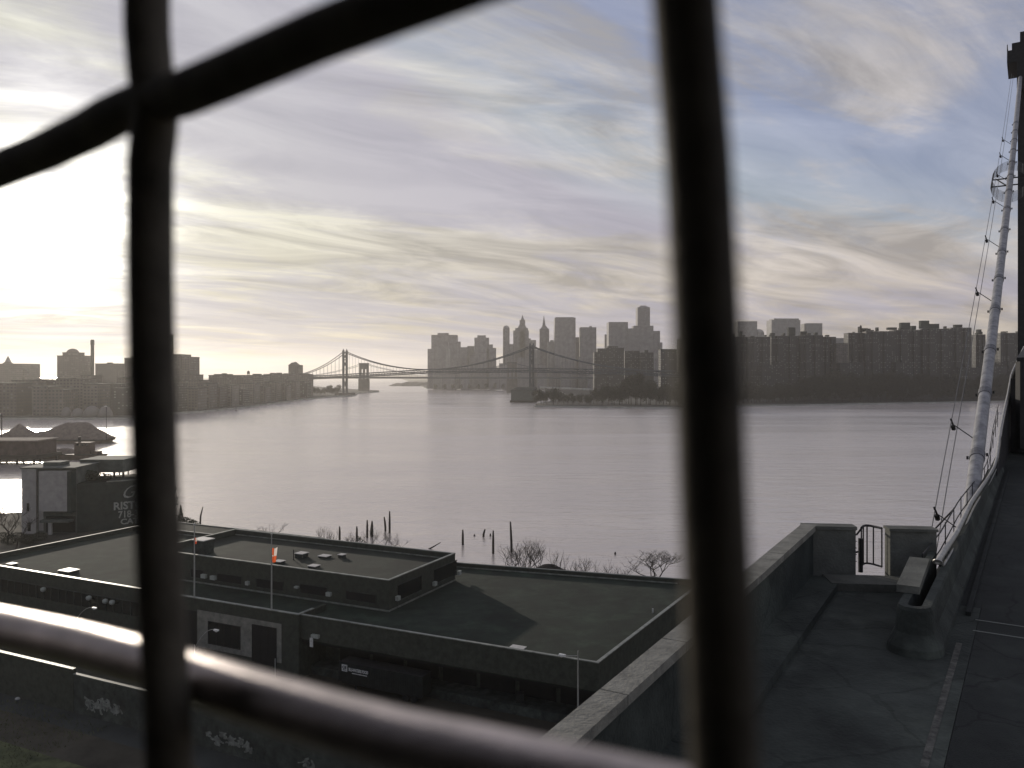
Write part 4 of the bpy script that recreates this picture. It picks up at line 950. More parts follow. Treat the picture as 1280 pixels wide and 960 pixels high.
# ------------------------------------------------------------------ street lamps
def lamp(px_head, py_head, px_pole, py_top, plane_a, label, sgn=1, arm=None):
    pole = on_front(px_pole, py_top, plane_a); head = on_front(px_head, py_head, plane_a)
    r = empty('street_lamp', (pole.x, pole.y, GZ), label, 'street lamp', 'street lamps in front of the warehouse')
    zt = pole.z-GZ; hv_ = head-pole; hx = Vector((hv_.x, hv_.y, 0)); hz = head.z-GZ
    MB().tube([(0, 0, 0), (0, 0, zt)], [.14, .07], 8).build('pole', 'pole', r)
    P = [Vector((0, 0, zt-.6))]
    for k in range(1, 7): f = k/6; P.append(hx*f+Vector((0, 0, (zt-.6)+(hz-zt+.6)*(1-(1-f)**2))))
    MB().tube(P, .045, 6).build('arm', 'pole', r)
    d = hx.normalized(); T = frame(hx+Vector((0, 0, hz)), d)
    MB().prism([(-.1, -.12), (.75, -.2), (.75, .2), (-.1, .12)], -.16, .08, T).build('lamp_head', 'lamp', r)
    MB().lathe([(.05, -.16), (.22, -.05), (.24, .02)], hx+d*.4+Vector((0, 0, hz-.18)), 10).build('lens', 'vent', r)
    return r
lamp(706, 819, 722.5, 813.5, -6, 'slender street lamp with pale head beside the concrete wall coping')
lamp(268, 787, 243, 806, -8, 'curved arm street lamp just right of the left window bar')
lamp(116, 759.5, 92, 776, -8, 'curved arm street lamp above the sunlit window rail at left')
r = [o for o in COL.objects if o.name.startswith('street_lamp')][0]
MB().box(-.9, -.1, -.03, .03, 5.2, 5.6).build('street_sign', 'ac', r)

# ------------------------------------------------------------------ yard wall with graffiti
wa = -23.0
p0 = onz(0, 813, 9.0); wa = (p0-P1).dot(e1); p1 = onz(88, 838, 9.0); print('yard wall', wa, (p1-P1).dot(e1), (p0-P1).dot(e2), (p1-P1).dot(e2))
wa = ((p0-P1).dot(e1)+(p1-P1).dot(e1))/2
yw = empty('yard_wall', Q(wa, 0, GZ), 'long dark yard wall with graffiti below the window rail', 'wall'); LY = Matrix.Translation(-yw.location)
def ybox(a0, a1, b0, b1, z0, z1): s = MB(); s.box(b0, b1, -a1, -a0, z0, z1, LY @ QT(0, 0, 0)); return s
bL, bM = (p0-P1).dot(e2)+60, (p1-P1).dot(e2)
ybox(wa, wa+.4, bM, bL, GZ, 8.9).build('wall_panel', 'brick', yw); ybox(wa+.05, wa+.35, -10, bM-.002, GZ, 8.3).build('wall_panel', 'concrete_dark', yw)
ybox(wa-.1, wa+.5, bM, bL, 8.902, 9.05).build('coping', 'metal_trim', yw); ybox(wa-.05, wa+.45, -10, bM-.002, 8.302, 8.42).build('coping', 'trim_dull', yw)
def graffiti(px0, px1, py0, py1, seed, label):
    rg = random.Random(seed)
    p = hit(px0, py0, Q(wa-.02, 0, 0), e1); q = hit(px1, py1, Q(wa-.02, 0, 0), e1)
    b0, b1 = (p-P1).dot(e2), (q-P1).dot(e2); z1, z0 = p.z, max(q.z, GZ+.3); s = MB(); n = 7; wd = (b0-b1)/n
    n = int((b0-b1)/.75); lay = 0
    for i in range(n):                         # overlapping irregular spray shapes and slashes
        c = b0-(b0-b1)*(i+.5)/n+rg.uniform(-.3, .3); zc = z0+(z1-z0)*rg.uniform(.3, .7)
        for st_ in range(4):
            lay += 1; off = wa-.010-.0008*lay; ang = rg.uniform(-1.3, 1.3)+(1.57 if rg.random() < .6 else 0); ln = (z1-z0)*rg.uniform(.18, .42); th = rg.uniform(.10, .26)
            cx_, cz_ = c+rg.uniform(-.5, .5), zc+rg.uniform(-.4, .4)*(z1-z0)*.5; bend = rg.uniform(-.9, .9); pts = []
            for k in range(6): f = k/5-.5; a_ = ang+bend*f*2; pts.append((cx_+ln*2*f*math.cos(a_), cz_+ln*1.5*f*math.sin(a_), th*(1-1.4*f*f)*rg.uniform(.6, 1.2)))
            L1, L2 = [], []
            for j, (x, z, t_) in enumerate(pts):
                x2, z2 = pts[min(j+1, 5)][:2]; x1_, z1_ = pts[max(j-1, 0)][:2]; d = Vector((x2-x1_, z2-z1_)).normalized(); nn = Vector((-d.y, d.x))*t_
                L1.append(LY @ Q(off, x+nn.x, max(z0, min(z1, z+nn.y)))); L2.append(LY @ Q(off, x-nn.x, max(z0, min(z1, z-nn.y))))
            k = s.pts(L1+L2)
            for j in range(5): s.face([k+j, k+j+1, k+6+j+1, k+6+j])
    o = s.build('graffiti', 'graffiti', yw, fix=False); o['label'] = label
graffiti(106, 149, 866, 900, 3, 'pale bubble letter graffiti left of the window bar')
graffiti(259, 315, 910, 944, 8, 'pale jagged graffiti right of the window bar')
graffiti(376, 389, 942, 966, 12, 'small pale graffiti tag at the bottom edge')
# pale stones in the lot and a low hedge of weeds
for i, (px, py, q) in enumerate(((22, 872, .5), (44, 870.5, .65), (58, 875, .6))):
    o = MB().lathe([(.15, 0), (.5, .15), (.55, .5), (.25, .8)], n=7).build('boulder', 'stone_litter'); o.location = onz(px, py+3, GZ); o.scale = (q*1.4, q, q)
    tag(o, ['leftmost of three pale boulders below the yard wall', 'middle pale boulder below the yard wall', 'rightmost pale boulder, nearest the graffiti'][i], 'boulder', 'pale boulders below the yard wall')
rnd = random.Random(2); s = MB()
for i in range(9000):
    b_ = rnd.uniform(60, 135); a = rnd.uniform(wa-34, wa-1.0); p = Q(a, b_, GZ); h = rnd.uniform(.15, .55); d = rnd.uniform(0, 6.28)
    k = s.pts([p+Vector((-.05, 0, 0)), p+Vector((.05, 0, 0)), p+Vector((math.cos(d)*.25, math.sin(d)*.25, h))]); s.face([k, k+1, k+2])
tag(s.build('weeds', 'verge', fix=False), 'thin winter weeds over the grass lot', 'weeds', None, 'stuff')

# ------------------------------------------------------------------ restaurant building at left
rY = 236.0
rg0 = onz(27, 668, GZ); 
r = empty('restaurant', (PY(60, rY)[0], rY, GZ), 'riverside restaurant building with pale block and dark lettered wall', 'restaurant'); cx = r.location.x
X = lambda px, Y=rY: (px-640)/F*Y-cx
Z = lambda py, Y=rY: H-(py-YH)/F*Y-GZ
top = Z(586)
# pale tower block: recessed main, jutting upper box
MB().box(X(27), X(45), 0, 14, 0, top).build('wall', 'plaster', r)  # left face paler than its neighbour, sunlight put into the colour
MB().box(X(45)+.002, X(93), 1.0, 14, 0, top).build('wall', 'plaster_mid', r)
MB().box(X(53), X(88), -1.8, .998, Z(638), top-.6).build('projecting_box', 'plaster', r)
MB().box(X(88)+.002, X(93), -1.8, .998, Z(640), top-.6).build('projecting_box_side', 'green_wall', r)
MB().box(X(27)-.3, X(94), -.3, 14.3, top+.002, top+.4).build('roof', 'plaster_mid', r)
MB().box(X(44), X(66), 4, 9, top+.402, top+1.5).build('roof_box', 'plaster_mid', r)
for (a, c, t, b2) in ((33.5, 36.5, 629, 639), (34.5, 38.5, 653, 664)): MB().box(X(a), X(c), -.06, -.003, Z(b2), Z(t)).build('window', 'glass', r)
MB().box(X(46), X(52), .92, .997, Z(664), Z(592)).build('pilaster', 'plaster', r)
MB().box(X(55), X(92), .94, .998, .2, Z(646)).build('doorway', 'black', r)
MB().box(X(64), X(68), -1.6, -.9, 0, Z(652)).build('porch_post', 'plaster', r); MB().box(X(54), X(90), -1.9, .93, Z(652), Z(649)).build('porch_roof', 'plaster_mid', r)
# wing behind with open corner
wT = frame((X(93)+.02, 12, 0), (.93, .37))
MB().prism([(X(93)-6, 14.3), (X(124), 14.3), (X(124), 26), (X(93)-6, 26)], Z(598), Z(583)).build('upper_wing', 'plaster_mid', r)
MB().prism([(X(93)-6.2, 14.1), (X(125), 14.1), (X(125), 26.2), (X(93)-6.2, 26.2)], Z(583)+.002, Z(583)+.5).build('roof', 'plaster_mid', r)
for px in (112, 124): MB().box(X(px)-.25, X(px)+.25, 14.4, 14.9, 0, Z(598)-.002).build('post', 'steel_dark', r)
# long lettered wall, receding to the right
wa_ = Vector((X(93)+.05, 1.2, 0)); we = Vector((X(216, 252), 252-rY, 0)); wd_ = (we-wa_); WL = wd_.length; WT = frame(wa_, wd_)
MB().box(0, WL, 0, 16, 0, Z(606)).build('lettered_wall', 'green_wall', r)
MB().box(-.1, WL+.2, -.2, 16.2, Z(606)+.002, Z(606)+.35).build('roof', 'metal_trim', r) if 0 else None
s = MB(); s.box(.0, WL, 0, 16, 0, Z(606), WT); 
COL.objects.unlink([o for o in r.children if o.name.startswith('lettered_wall')][0])
s.build('lettered_wall', 'green_wall', r)
MB().box(8, WL+.2, -.15, .5, Z(606)+.002, Z(606)+.3, WT).build('wall_coping', 'metal_trim', r)
MB().box(.5, WL-.5, .6, 15.5, Z(606)+.002, Z(606)+.2, WT).build('roof', 'roof', r)
wn = Vector((WT[0][1], WT[1][1], 0))
def wtext(body, px, py, size, bold=0, shear=0, xs=1, nm='sign_lettering'):
    pw = hit(px, py, Vector((r.location.x, r.location.y, 0))+wa_, wn); lp = pw-r.location
    x = (lp-wa_).dot(wd_.normalized())
    T = WT @ Matrix.Translation((x, -.07, lp.z)) @ Matrix.Rotation(R(90), 4, 'X')
    add_text(body, nm, size, 'letter', T, r, .04, shear, bold, xs=xs)
wtext('Giando', 149.5, 623, 5.6, bold=-.02, shear=.55, xs=.95)
wtext('RISTORANTE', 141.5, 637.5, 3.2, bold=.09, xs=.98)
wtext('718-387-7000', 147.5, 647.5, 2.9, bold=.07, xs=.85)
wtext('CATERING', 150.5, 655.5, 2.3, bold=.07, xs=1.12)
# shrubs on the terrace and waterfront
def shrub(loc, label, seed, h, wd, n=500, m='evergreen', cone=False, sz=.22, group=None):
    r_ = empty('shrub', loc, label, 'shrub', group); rg = random.Random(seed); s = MB()
    for i in range(n):
        z = h*rg.random()**1.1; rad = wd/2*((1-z/h)*.95+.05 if cone else math.sqrt(max(.05, 1-(z/h*2-1)**2)))*rg.uniform(.5, 1.1); a = rg.uniform(0, 6.28)
        p = Vector((rad*math.cos(a), rad*math.sin(a), z+.1)); u = Vector((rg.uniform(-1, 1), rg.uniform(-1, 1), rg.uniform(-1, 1))).normalized(); v = u.cross(Vector((.3, rg.uniform(-1, 1), 1))).normalized()
        k = s.pts([p-u*sz, p+v*sz*.5, p+u*sz, p-v*sz*.5]); s.face([k, k+1, k+2, k+3])
    s.build('foliage', m, r_, fix=False); MB().tube([(0, 0, 0), (0, 0, h*.6)], [.1, .05], 6).build('stem', 'bark', r_)
    return r_
for i, (px, h, wd) in enumerate(((99, 4.6, 4.5), (105, 3.6, 4), (111, 3.2, 4), (118, 2.8, 3.6), (126, 2.4, 3.4), (134, 2.0, 3))):
    p = at(px, 606, 243.5); shrub((p.x, p.y, GZ+Z(606)+.2), ['tall bush on the dark roof touching the pale block', 'second bush along the dark restaurant roof', 'third bush along the dark restaurant roof', 'fourth smaller bush on the dark restaurant roof', 'fifth small bush on the dark restaurant roof', 'last low bush at the roof edge above the script lettering'][i], i, h, wd, 420, 'twig' if i % 2 else 'evergreen', group='bushes on the restaurant roof')
p = onz(226, 657, GZ); shrub((p.x, p.y, GZ), 'dark conical evergreen right of the left window bar', 30, 6.2, 2.6, 900, cone=True)
for i, px in enumerate((219, 231, 236, 241)):
    p = onz(px, 659+i*.4, GZ); shrub((p.x, p.y, GZ), ['rounded dark bush left of the conical evergreen', 'dark bush touching the conical evergreen on its right', 'small bush on the shore right of the conical evergreen', 'lowest bush at the corner of the warehouse parapet'][i], 40+i, 3.6-i*.5, 4.5, 600)
# left waterfront trees
for i, (px, Y, h) in enumerate(((10, 225, 12), (20, 214, 10), (-14, 220, 11))):
    p = PY(px, Y); make_tree('bare_tree', (p[0], p[1], GZ), ['bare twiggy tree at the left edge before the glittering water', 'bare twiggy tree touching the restaurant pale block', 'bare twiggy tree half outside the left edge'][i], 'tree', 100+i, h, .22, depth=6, spread=.75, low=.2)
for i, px in enumerate((4, 13, 22, 36, 48)):
    p = onz(px, 676+(i % 2)*4, GZ); shrub((p.x, p.y, GZ), 'low brown scrub between the restaurant and the warehouse roof', 70+i, 2.2, 4.5, 500, 'twig', group='brown scrub beside the restaurant')
# timber piles behind the restaurant
for i, (px, yt, yb) in enumerate(((149, 586, 598), (154, 586, 600), (160, 586, 597))):
    q = onz(px, yb, 0); h = (yb-yt)/F*q.y; o = MB().tube([(0, 0, -1), (.1, 0, h*.5), (0, .1, h)], [.32, .3, .26], 8).build('timber_pile', 'timber'); o.location = q
    tag(o, ['left of three dark piles beyond the restaurant roof', 'middle of three dark piles beyond the restaurant roof', 'right of three dark piles beyond the restaurant roof'][i], 'pile', 'timber piles behind the restaurant')

# ------------------------------------------------------------------ old piles in the river
piles = [(424.5, 658, 676, 0, 'short broken pile at the left end of the river piles'), (446, 658, 674, 0, 'pile rising out of the green shrub by the parapet'), (459, 650, 672, 0, 'left of the close trio of leaning piles'), (463.7, 651, 669, .3, 'slanted pile in the middle of the close trio'), (465.3, 652, 671, 0, 'right pile of the close trio'), (482, 646, 664, -.4, 'shorter pile of the tall pair'), (487, 639, 666, 0, 'taller pile of the tall pair'), (578.5, 662, 681, 0, 'lone pile left of the middle group'), (604, 661.5, 671, .5, 'bent stump between the lone pile and the straight pile'), (616.5, 663, 692, 0, 'straight thick pile in the middle group'), (639.5, 652, 690, -.3, 'tallest pile behind the bare trees'), (613, 667, 670, 0, 'tiny stump left of the straight pile'), (769, 690, 693, 0, 'tiny stump alone in the water right of the trees'), (593, 668, 670, 0, 'tiny stump left of the bent stump'), (206, 600, 0, 0, '')]
for (px, yt, yb, lean, lab) in piles[:-1]:
    q = onz(px, yb, 0); h = (yb-yt)/F*q.y; rg = random.Random(int(px)); w_ = .28 if h > 2 else .22
    o = MB().tube([(0, 0, -1.5), (lean*.2, 0, h*.35), (lean*.6, .1, h*.7), (lean, 0, h)], [w_, w_*1.05, w_*.9, w_*.55], 8).build('timber_pile', 'timber'); o.location = q; o.scale = (1.15, 1.15, 1)
    tag(o, lab, 'pile', 'old timber piles in the river')
p = onz(250, 655, GZ); o = MB().tube([(0, 0, -1), (.2, 0, 2.5), (.9, 0, 5.4)], [.3, .26, .12], 7).build('timber_pile', 'timber'); o.location = (p.x, p.y, GZ); tag(o, 'leaning broken post behind the left corner of the warehouse roof', 'pile')
q = onz(541, 686, 0); o = MB().tube([(-1.8, 0, -.4), (0, 0, .5), (2.2, 0, 1.8)], [.22, .2, .1], 6).build('driftwood_log', 'timber'); o.location = q; tag(o, 'slanting drift log poking out of the water', 'log')
q = onz(541, 688, 0)
# shoreline strip bare trees behind the warehouse
sb_ = back+11.5
def shore_tree(px, ytop, label, seed, r_=.16, spread=.6, depth=6, low=.25, kids=(2, 3), stems=1):
    p = hit(px, 700, Q(sb_, 0, 0), e1); h = H-(ytop-YH)/F*p.y-GZ
    return make_tree('bare_tree', (p.x, p.y, GZ), label, 'tree', seed, h, r_*1.45, depth=depth, spread=spread, low=low, kids=kids, stems=stems)
shore_tree(336, 650, 'reddish bare shrub tree above the roof beside the second flagpole', 201, .13, .9, 6, .5)
shore_tree(403, 655, 'thin bare sapling behind the small roof lid', 202, .09, .4, 5, .45)
shore_tree(415, 655, 'thin upright bare sapling left of the first broken pile', 203, .09, .35, 5, .45)
shore_tree(436, 663, 'low bare bush between the first two piles', 204, .1, .7, 6, .5)
shore_tree(455, 655, 'bare bush behind the close trio of piles', 205, .1, .6, 6, .5)
shore_tree(494, 660, 'sprawling bare shrub right of the tall pair of piles', 206, .1, .8, 6, .55)
shore_tree(636, 678, 'low bare tree at the left of the tree group by the tallest pile', 207, .12, .85, 6, .3)
shore_tree(651, 674, 'slim bare tree in the middle of the group by the tallest pile', 208, .14, .45, 6, .35)
shore_tree(661, 674, 'spreading bare tree at the right of the group by the tallest pile', 209, .16, .75, 6, .3)
shore_tree(697, 680, 'forked bare tree standing alone beside the dark mound', 210, .15, .5, 5, .35, (2, 2))
shore_tree(728, 693, 'small leafless sapling left of the three on the fence', 211, .08, .6, 4, .5)
shore_tree(712, 697, 'smallest sapling right of the forked tree', 212, .07, .5, 4, .5)
shore_tree(739, 697, 'sapling with crossed twigs by the low fence', 213, .08, .7, 4, .5)
shore_tree(766, 698, 'twiggy sapling left of the round bush', 214, .09, .7, 4, .5)
shore_tree(786, 704, 'round twiggy bush beside the widest tree', 215, .1, .7, 5, .5, (3, 3))
shore_tree(818, 688, 'widest bare tree with flat umbrella crown near the thick bar', 216, .2, 1.05, 6, .62, (3, 3))
p = hit(449, 700, Q(sb_-2, 0, 0), e1); shrub((p.x, p.y, GZ), 'dark green leafy shrub around the second pile', 90, 10.5, 3.2, 700, 'evergreen', sz=.2)
p = hit(686, 712, Q(sb_-1.5, 0, 0), e1); r_ = empty('waste_mound', (p.x, p.y, GZ), 'dark low mound showing above the parapet beside the forked tree', 'mound')
MB().lathe([(7, 0), (5.4, 5), (3.4, 7.6), (1.4, 8.7), (.2, 9.0)], n=18).build('heap', 'timber', r_, smooth=True)
# low timber fence by the water
s = MB(); r_ = empty('shore_fence', Q(sb_+2.5, 0, GZ), 'broken low rail fence along the shore behind the warehouse', 'fence')
b0 = (hit(700, 712, Q(sb_+2.5, 0, 0), e1)-P1).dot(e2); b1 = (hit(850, 720, Q(sb_+2.5, 0, 0), e1)-P1).dot(e2)
for k in range(14):
    b_ = b0+(b1-b0)*k/13; MB().tube([Q(sb_+2.5, b_, GZ)-r_.location, Q(sb_+2.5, b_, GZ+3.6+.6*math.sin(k*2.3))-r_.location], .09, 6).build('post', 'timber', r_)
P = [Q(sb_+2.5, b0+(b1-b0)*k/26, GZ+3.1+.25*math.sin(k*.9))-r_.location for k in range(27)]; MB().tube(P, .07, 5).build('rail', 'timber', r_)

# ------------------------------------------------------------------ bridge anchorage platform and roadway
VA = math.atan(.655); u = Vector((math.sin(VA), math.cos(VA), 0)); v = Vector((-u.y, u.x, 0))
DZ = 43.9
def S(s_, t_, z): return u*s_+v*t_+Vector((0, 0, z))
def st(p): return p.dot(u), p.dot(v)
cA = onz(1003, 654, 45.52); cB = onz(673, 925, 45.52)          # outer top edge of the parapet coping
cd_ = (cA-cB).normalized(); cn = Vector((cd_.y, -cd_.x, 0))     # cn points to the platform side
start = cB-cd_*16
an = empty('bridge_anchorage', (start.x, start.y, 0), 'massive concrete anchorage platform with parapet walls beside the roadway', 'bridge anchorage')
LA = Matrix.Translation(-an.location)
# platform slab polygon
w0 = start+cn*.02; w1 = cA+cn*.02+cd_*.0; wR = onz(1163, 659, 45.48)
bwd = Vector((wR.x-cA.x, wR.y-cA.y, 0)).normalized()
far = S(st(wR)[0]+.4, 1.4, 0)
poly = [w0, cA+cn*.02, Vector((wR.x, wR.y, 0))+bwd*.6, S(st(wR)[0]+.3, 1.2, 0), S(-14, 1.2, 0)]
poly = [(p.x-start.x, p.y-start.y) for p in poly]
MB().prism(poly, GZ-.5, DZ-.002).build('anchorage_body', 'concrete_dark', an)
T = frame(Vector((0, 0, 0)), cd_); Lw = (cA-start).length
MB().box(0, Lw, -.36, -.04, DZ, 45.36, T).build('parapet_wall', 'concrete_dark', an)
s = MB(); x = 0.0; rg = random.Random(3); k = 0
while x < Lw-.2:
    ln = min(2.55, Lw-x-.02); s.box(x, x+ln-.025, -.42-.004*rg.random(), .0+.004*rg.random(), 45.362, 45.52+.006*rg.random(), T); x += ln; k += 1
s.build('coping', 'coping', an)
bT = frame(Vector((cA.x-start.x, cA.y-start.y, 0)), bwd)
d_px = lambda px: (hit(px, 680, cA, Vector((-bwd.y, bwd.x, 0)))-cA).dot(bwd)
g0, g1, wE = d_px(1064.5), d_px(1106), d_px(1163)
MB().box(.02, g0, -.4, -.0+.0, DZ, 45.42, bT).build('end_wall', 'concrete', an)
MB().box(-.05, g0+.03, -.44, .05, 45.422, 45.52, bT).build('wall_cap', 'concrete', an)
MB().box(g1, wE, -.45, .0, DZ, 45.42, bT).build('end_wall', 'concrete', an)
MB().box(g1-.03, wE+.04, -.49, .05, 45.422, 45.50, bT).build('wall_cap', 'concrete', an)
# raised kerbs along the walls
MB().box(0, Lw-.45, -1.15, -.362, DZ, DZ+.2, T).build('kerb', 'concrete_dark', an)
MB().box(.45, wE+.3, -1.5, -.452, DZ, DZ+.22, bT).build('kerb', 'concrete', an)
# gate between the end walls
gt = empty('pipe_gate', Vector((cA.x, cA.y, DZ+.22))+bwd*g0, 'small bowed pipe gate standing open between the two end walls', 'gate'); gt.rotation_euler = (0, 0, math.atan2(bwd.y, bwd.x))
gw = g1-g0
ring = [Vector((gw*.38+gw*.6*math.sin(a)*.0, 0, 0)) for a in (0,)]
def arc(z, n=12):   # bowed plan: bulges outwards (away from platform)
    return [Vector((gw*.34+gw*.62*i/n, .14+.42*math.sin(math.pi*i/n), z)) for i in range(n+1)]
MB().tube(arc(1.27), .035, 8).build('top_rail', 'steel_dark', gt); MB().tube(arc(.12), .03, 8).build('bottom_rail', 'steel_dark', gt)
for i in (0, 3, 6, 9, 12): a = arc(.12)[i]; MB().tube([a, a+Vector((0, 0, 1.15))], .022, 6).build('bar', 'steel_dark', gt)
MB().tube([(gw*.24, -.1, 0), (gw*.24, -.1, 1.0)], .07, 8).build('post', 'steel_dark', gt)
MB().tube([(.03, 0, 1.05), (gw*.2, .12, 1.08), (gw*.36, .16, 1.27)], .03, 6).build('hinge_arm', 'steel_dark', gt)
MB().tube([(.03, 0, .55), (gw*.2, .1, .55), (gw*.36, .15, .6)], .03, 6).build('hinge_arm', 'steel_dark', gt)
for k in range(4): z = .3+k*.2; MB().tube([(.04, -.05, z), (gw*.14, -.03, z)], .014, 5).build('rung', 'steel_dark', gt)
# roadway
s = MB(); RT = frame((0, 0, 0), u)
s.box(-14, 60, -9.5, 1.19, DZ-1.2, DZ, RT)
s.box(24.2, 60, 1.192, 2.6, DZ-1.2, DZ, RT); struct('roadway', s, 'asphalt', 'dark bridge roadway below the walkway')
s = MB(); k0 = [(60, 0), (90, .6), (120, 2.0), (150, 3.6), (215, 6.5)]
for (sa, za), (sb2, zb) in zip(k0, k0[1:]):
    P = [S(sa, 2.2, DZ+za), S(sb2, 2.2, DZ+zb), S(sb2, -9.5, DZ+zb), S(sa, -9.5, DZ+za)]; k = s.pts(P+[p-Vector((0, 0, 1.2)) for p in P])
    for q in ((0, 1, 2, 3), (7, 6, 5, 4), (0, 4, 5, 1), (1, 5, 6, 2), (2, 6, 7, 3), (3, 7, 4, 0)): s.face([k+j for j in q])
struct('roadway', s, 'asphalt', 'roadway rising towards the steel tower')
s = MB()
s.box(-14, 22.6, 1.2, 1.5, DZ-1, DZ+.002, RT)
# edge line, joints, patches
lt = st(onz(1199, 804, DZ))[1]; kt = st(onz(1230, 690, DZ))[1]; js = st(onz(1240, 778, DZ))[0]; js2 = st(onz(1240, 792, DZ))[0]; ls = st(onz(1199, 804, DZ))[0]
print('road', lt, kt, js, js2, ls, 'VA', math.degrees(VA), 'nose', st(onz(1134, 805, DZ)), 'rail', st(onz(1172, 702, 45.15)), st(onz(1214, 627, 45.15)))
s = MB(); s.box(-12, ls, lt-.06, lt+.06, DZ+.004, DZ+.006, RT)
rg = random.Random(1)
struct('edge_line', s, 'line', 'worn pale line along the roadway edge')
s = MB(); s.box(js-.03, js+.03, -9.4, lt-.2, DZ+.004, DZ+.012, RT); s.box(js2-.03, js2+.03, -9.4, lt-.2, DZ+.004, DZ+.012, RT); struct('expansion_joint', s, 'trim_dull', 'paired steel joint across the roadway')
s = MB(); s.box(js+.3, 59.9, kt-.12, kt, DZ+.002, DZ+.1, RT); struct('kerb', s, 'asphalt', 'low kerb along the roadway edge')
# ------------------------------------------------------------------ nosed double barrier
nose = onz(1134, 770, DZ); ns, ntt = st(onz(1141, 760, DZ+1.02)); ns = ns+.325; print('nose', ns, ntt)
hw = .235
def prof(off):   # outward profile offsets (offset from centreline, z)
    return [(.09, 1.02), (.12, .95), (.16, .45), (.32, .16), (.34, 0)]
def sweep_barrier(path, nrm_):
    """path of points + outward normals; inner face vertical"""
    s = MB(); pr = [(-.09, 0), (-.09, 1.02)]+prof(0); n = len(pr); b0 = len(s.v)
    for p, nn in zip(path, nrm_): s.pts([Vector((p.x, p.y, 0))+nn*o+Vector((0, 0, DZ+z)) for o, z in pr])
    for i in range(len(path)-1):
        for j in range(n): a = b0+i*n+j; c = b0+i*n+(j+1) % n; s.face([a, c, c+n, a+n])
    s.face([b0+j for j in range(n)]); s.face([b0+(len(path)-1)*n+j for j in range(n)])
    return s
path, nr = [], []
sEndL = st(wR)[0]-.75
for s_ in (sEndL, ns): path.append(u*s_+v*(ntt+hw)); nr.append(v.copy())
for i in range(1, 12):
    a = math.pi*i/12; d = v*math.cos(a)-u*math.sin(a); path.append(u*ns+v*ntt+d*hw); nr.append(d)
for s_ in (ns, ns+3, 30, 45, 59): path.append(u*s_+v*(ntt-hw)); nr.append(-v)
br = empty('road_barrier', S(ns, ntt, DZ), 'flared concrete barrier with rounded hollow nose beside the roadway', 'barrier')
s = sweep_barrier(path, nr); s.v = [tuple(Vector(p)-br.location) for p in s.v]; s.build('barrier_body', 'concrete_dark', br)
# the block resting across the arms
q0 = onz(1135, 732, 45.1); q1 = onz(1149.5, 697, 45.1); bd = (q1-q0); ln = bd.length; bT2 = frame(q0, bd)
o = MB().box(0, ln, -.24, .24, 44.925-q0.z+.003, 0, Matrix.Identity(4)).build('concrete_block', 'concrete'); o.matrix_world = bT2; tag(o, 'long mossy concrete block lying on top of the barrier nose', 'concrete block')
# pipe rail
tr = st(onz(1172, 702, 45.15))[1]
pr = empty('pipe_rail', S(st(onz(1172, 702, 45.15))[0], tr, DZ), 'silver pipe rail running along the barrier and kinking up towards the tower', 'railing')
ry = [(1172, 702), (1195, 667), (1214.5, 627), (1236, 596), (1243, 583), (1246.5, 571), (1248.5, 555), (1251, 535), (1255.5, 512), (1260, 492), (1264, 469), (1271, 452), (1280, 433)]
RP = []
p0_, p1_ = onz(1172, 702, 45.15), onz(1214.5, 627, 45.15); rd = (p1_-p0_); rn = Vector((-rd.y, rd.x, 0)).normalized()
for px, py in ry: RP.append(hit(px, py, p0_, rn))
# plan line of the rail bends slightly so that it never turns back
for i, p in enumerate(RP): print('rail', i, [round(c, 2) for c in p], 's,t', [round(c, 2) for c in st(p)])
RP = [p for p in RP]
LP = lambda p: p-pr.location
MB().tube([LP(p) for p in RP], .075, 10).build('top_rail', 'pipe', pr)
MB().tube([LP(p-Vector((0, 0, .02))) for p in RP[:1]]+[LP(RP[0]+u*.02)], .12, 12).build('end_cap', 'pipe', pr)
def rail_at(s_):
    for a, b_ in zip(RP, RP[1:]):
        if st(a)[0] <= s_ <= st(b_)[0]: return a.lerp(b_, (s_-st(a)[0])/(st(b_)[0]-st(a)[0]))
    return RP[-1]
s_ = st(RP[0])[0]+.6
while s_ < 60:
    p = rail_at(s_); MB().tube([LP(Vector((p.x, p.y, DZ+1.0))), LP(p)], .035, 6).build('post', 'steel_dark', pr); s_ += 2.0
s = MB()                                     # lower mid rail, visible as a broken light band
MB().tube([LP(rail_at(23.9+k*1.5)-Vector((0, 0, .17))+v*-.09) for k in range(24)], .03, 6).build('mid_rail', 'pipe', pr)
# dark steel mesh panels that climb with the rail beyond the concrete barrier
fp = empty('screen_fence', S(52, 1.9, DZ), 'tall dark steel screen fence beneath the kinked part of the pipe rail', 'fence')
for a, b_ in zip(RP[4:], RP[5:]):
    m_ = max(1, int((b_-a).length/3))
    for i in range(m_):
        c, d = a.lerp(b_, i/m_), a.lerp(b_, (i+.97)/m_)
        s = MB(); n_ = -v*.08
        P = [Vector((c.x, c.y, DZ))+n_, Vector((d.x, d.y, DZ))+n_, d+n_-Vector((0, 0, .1)), c+n_-Vector((0, 0, .1))]
        k = s.pts([p-fp.location for p in P]+[p-v*.05-fp.location for p in P])
        for q in ((0, 1, 2, 3), (7, 6, 5, 4), (0, 4, 5, 1), (1, 5, 6, 2), (2, 6, 7, 3), (3, 7, 4, 0)): s.face([k+j for j in q])
        s.build('panel', 'steel_dark', fp)
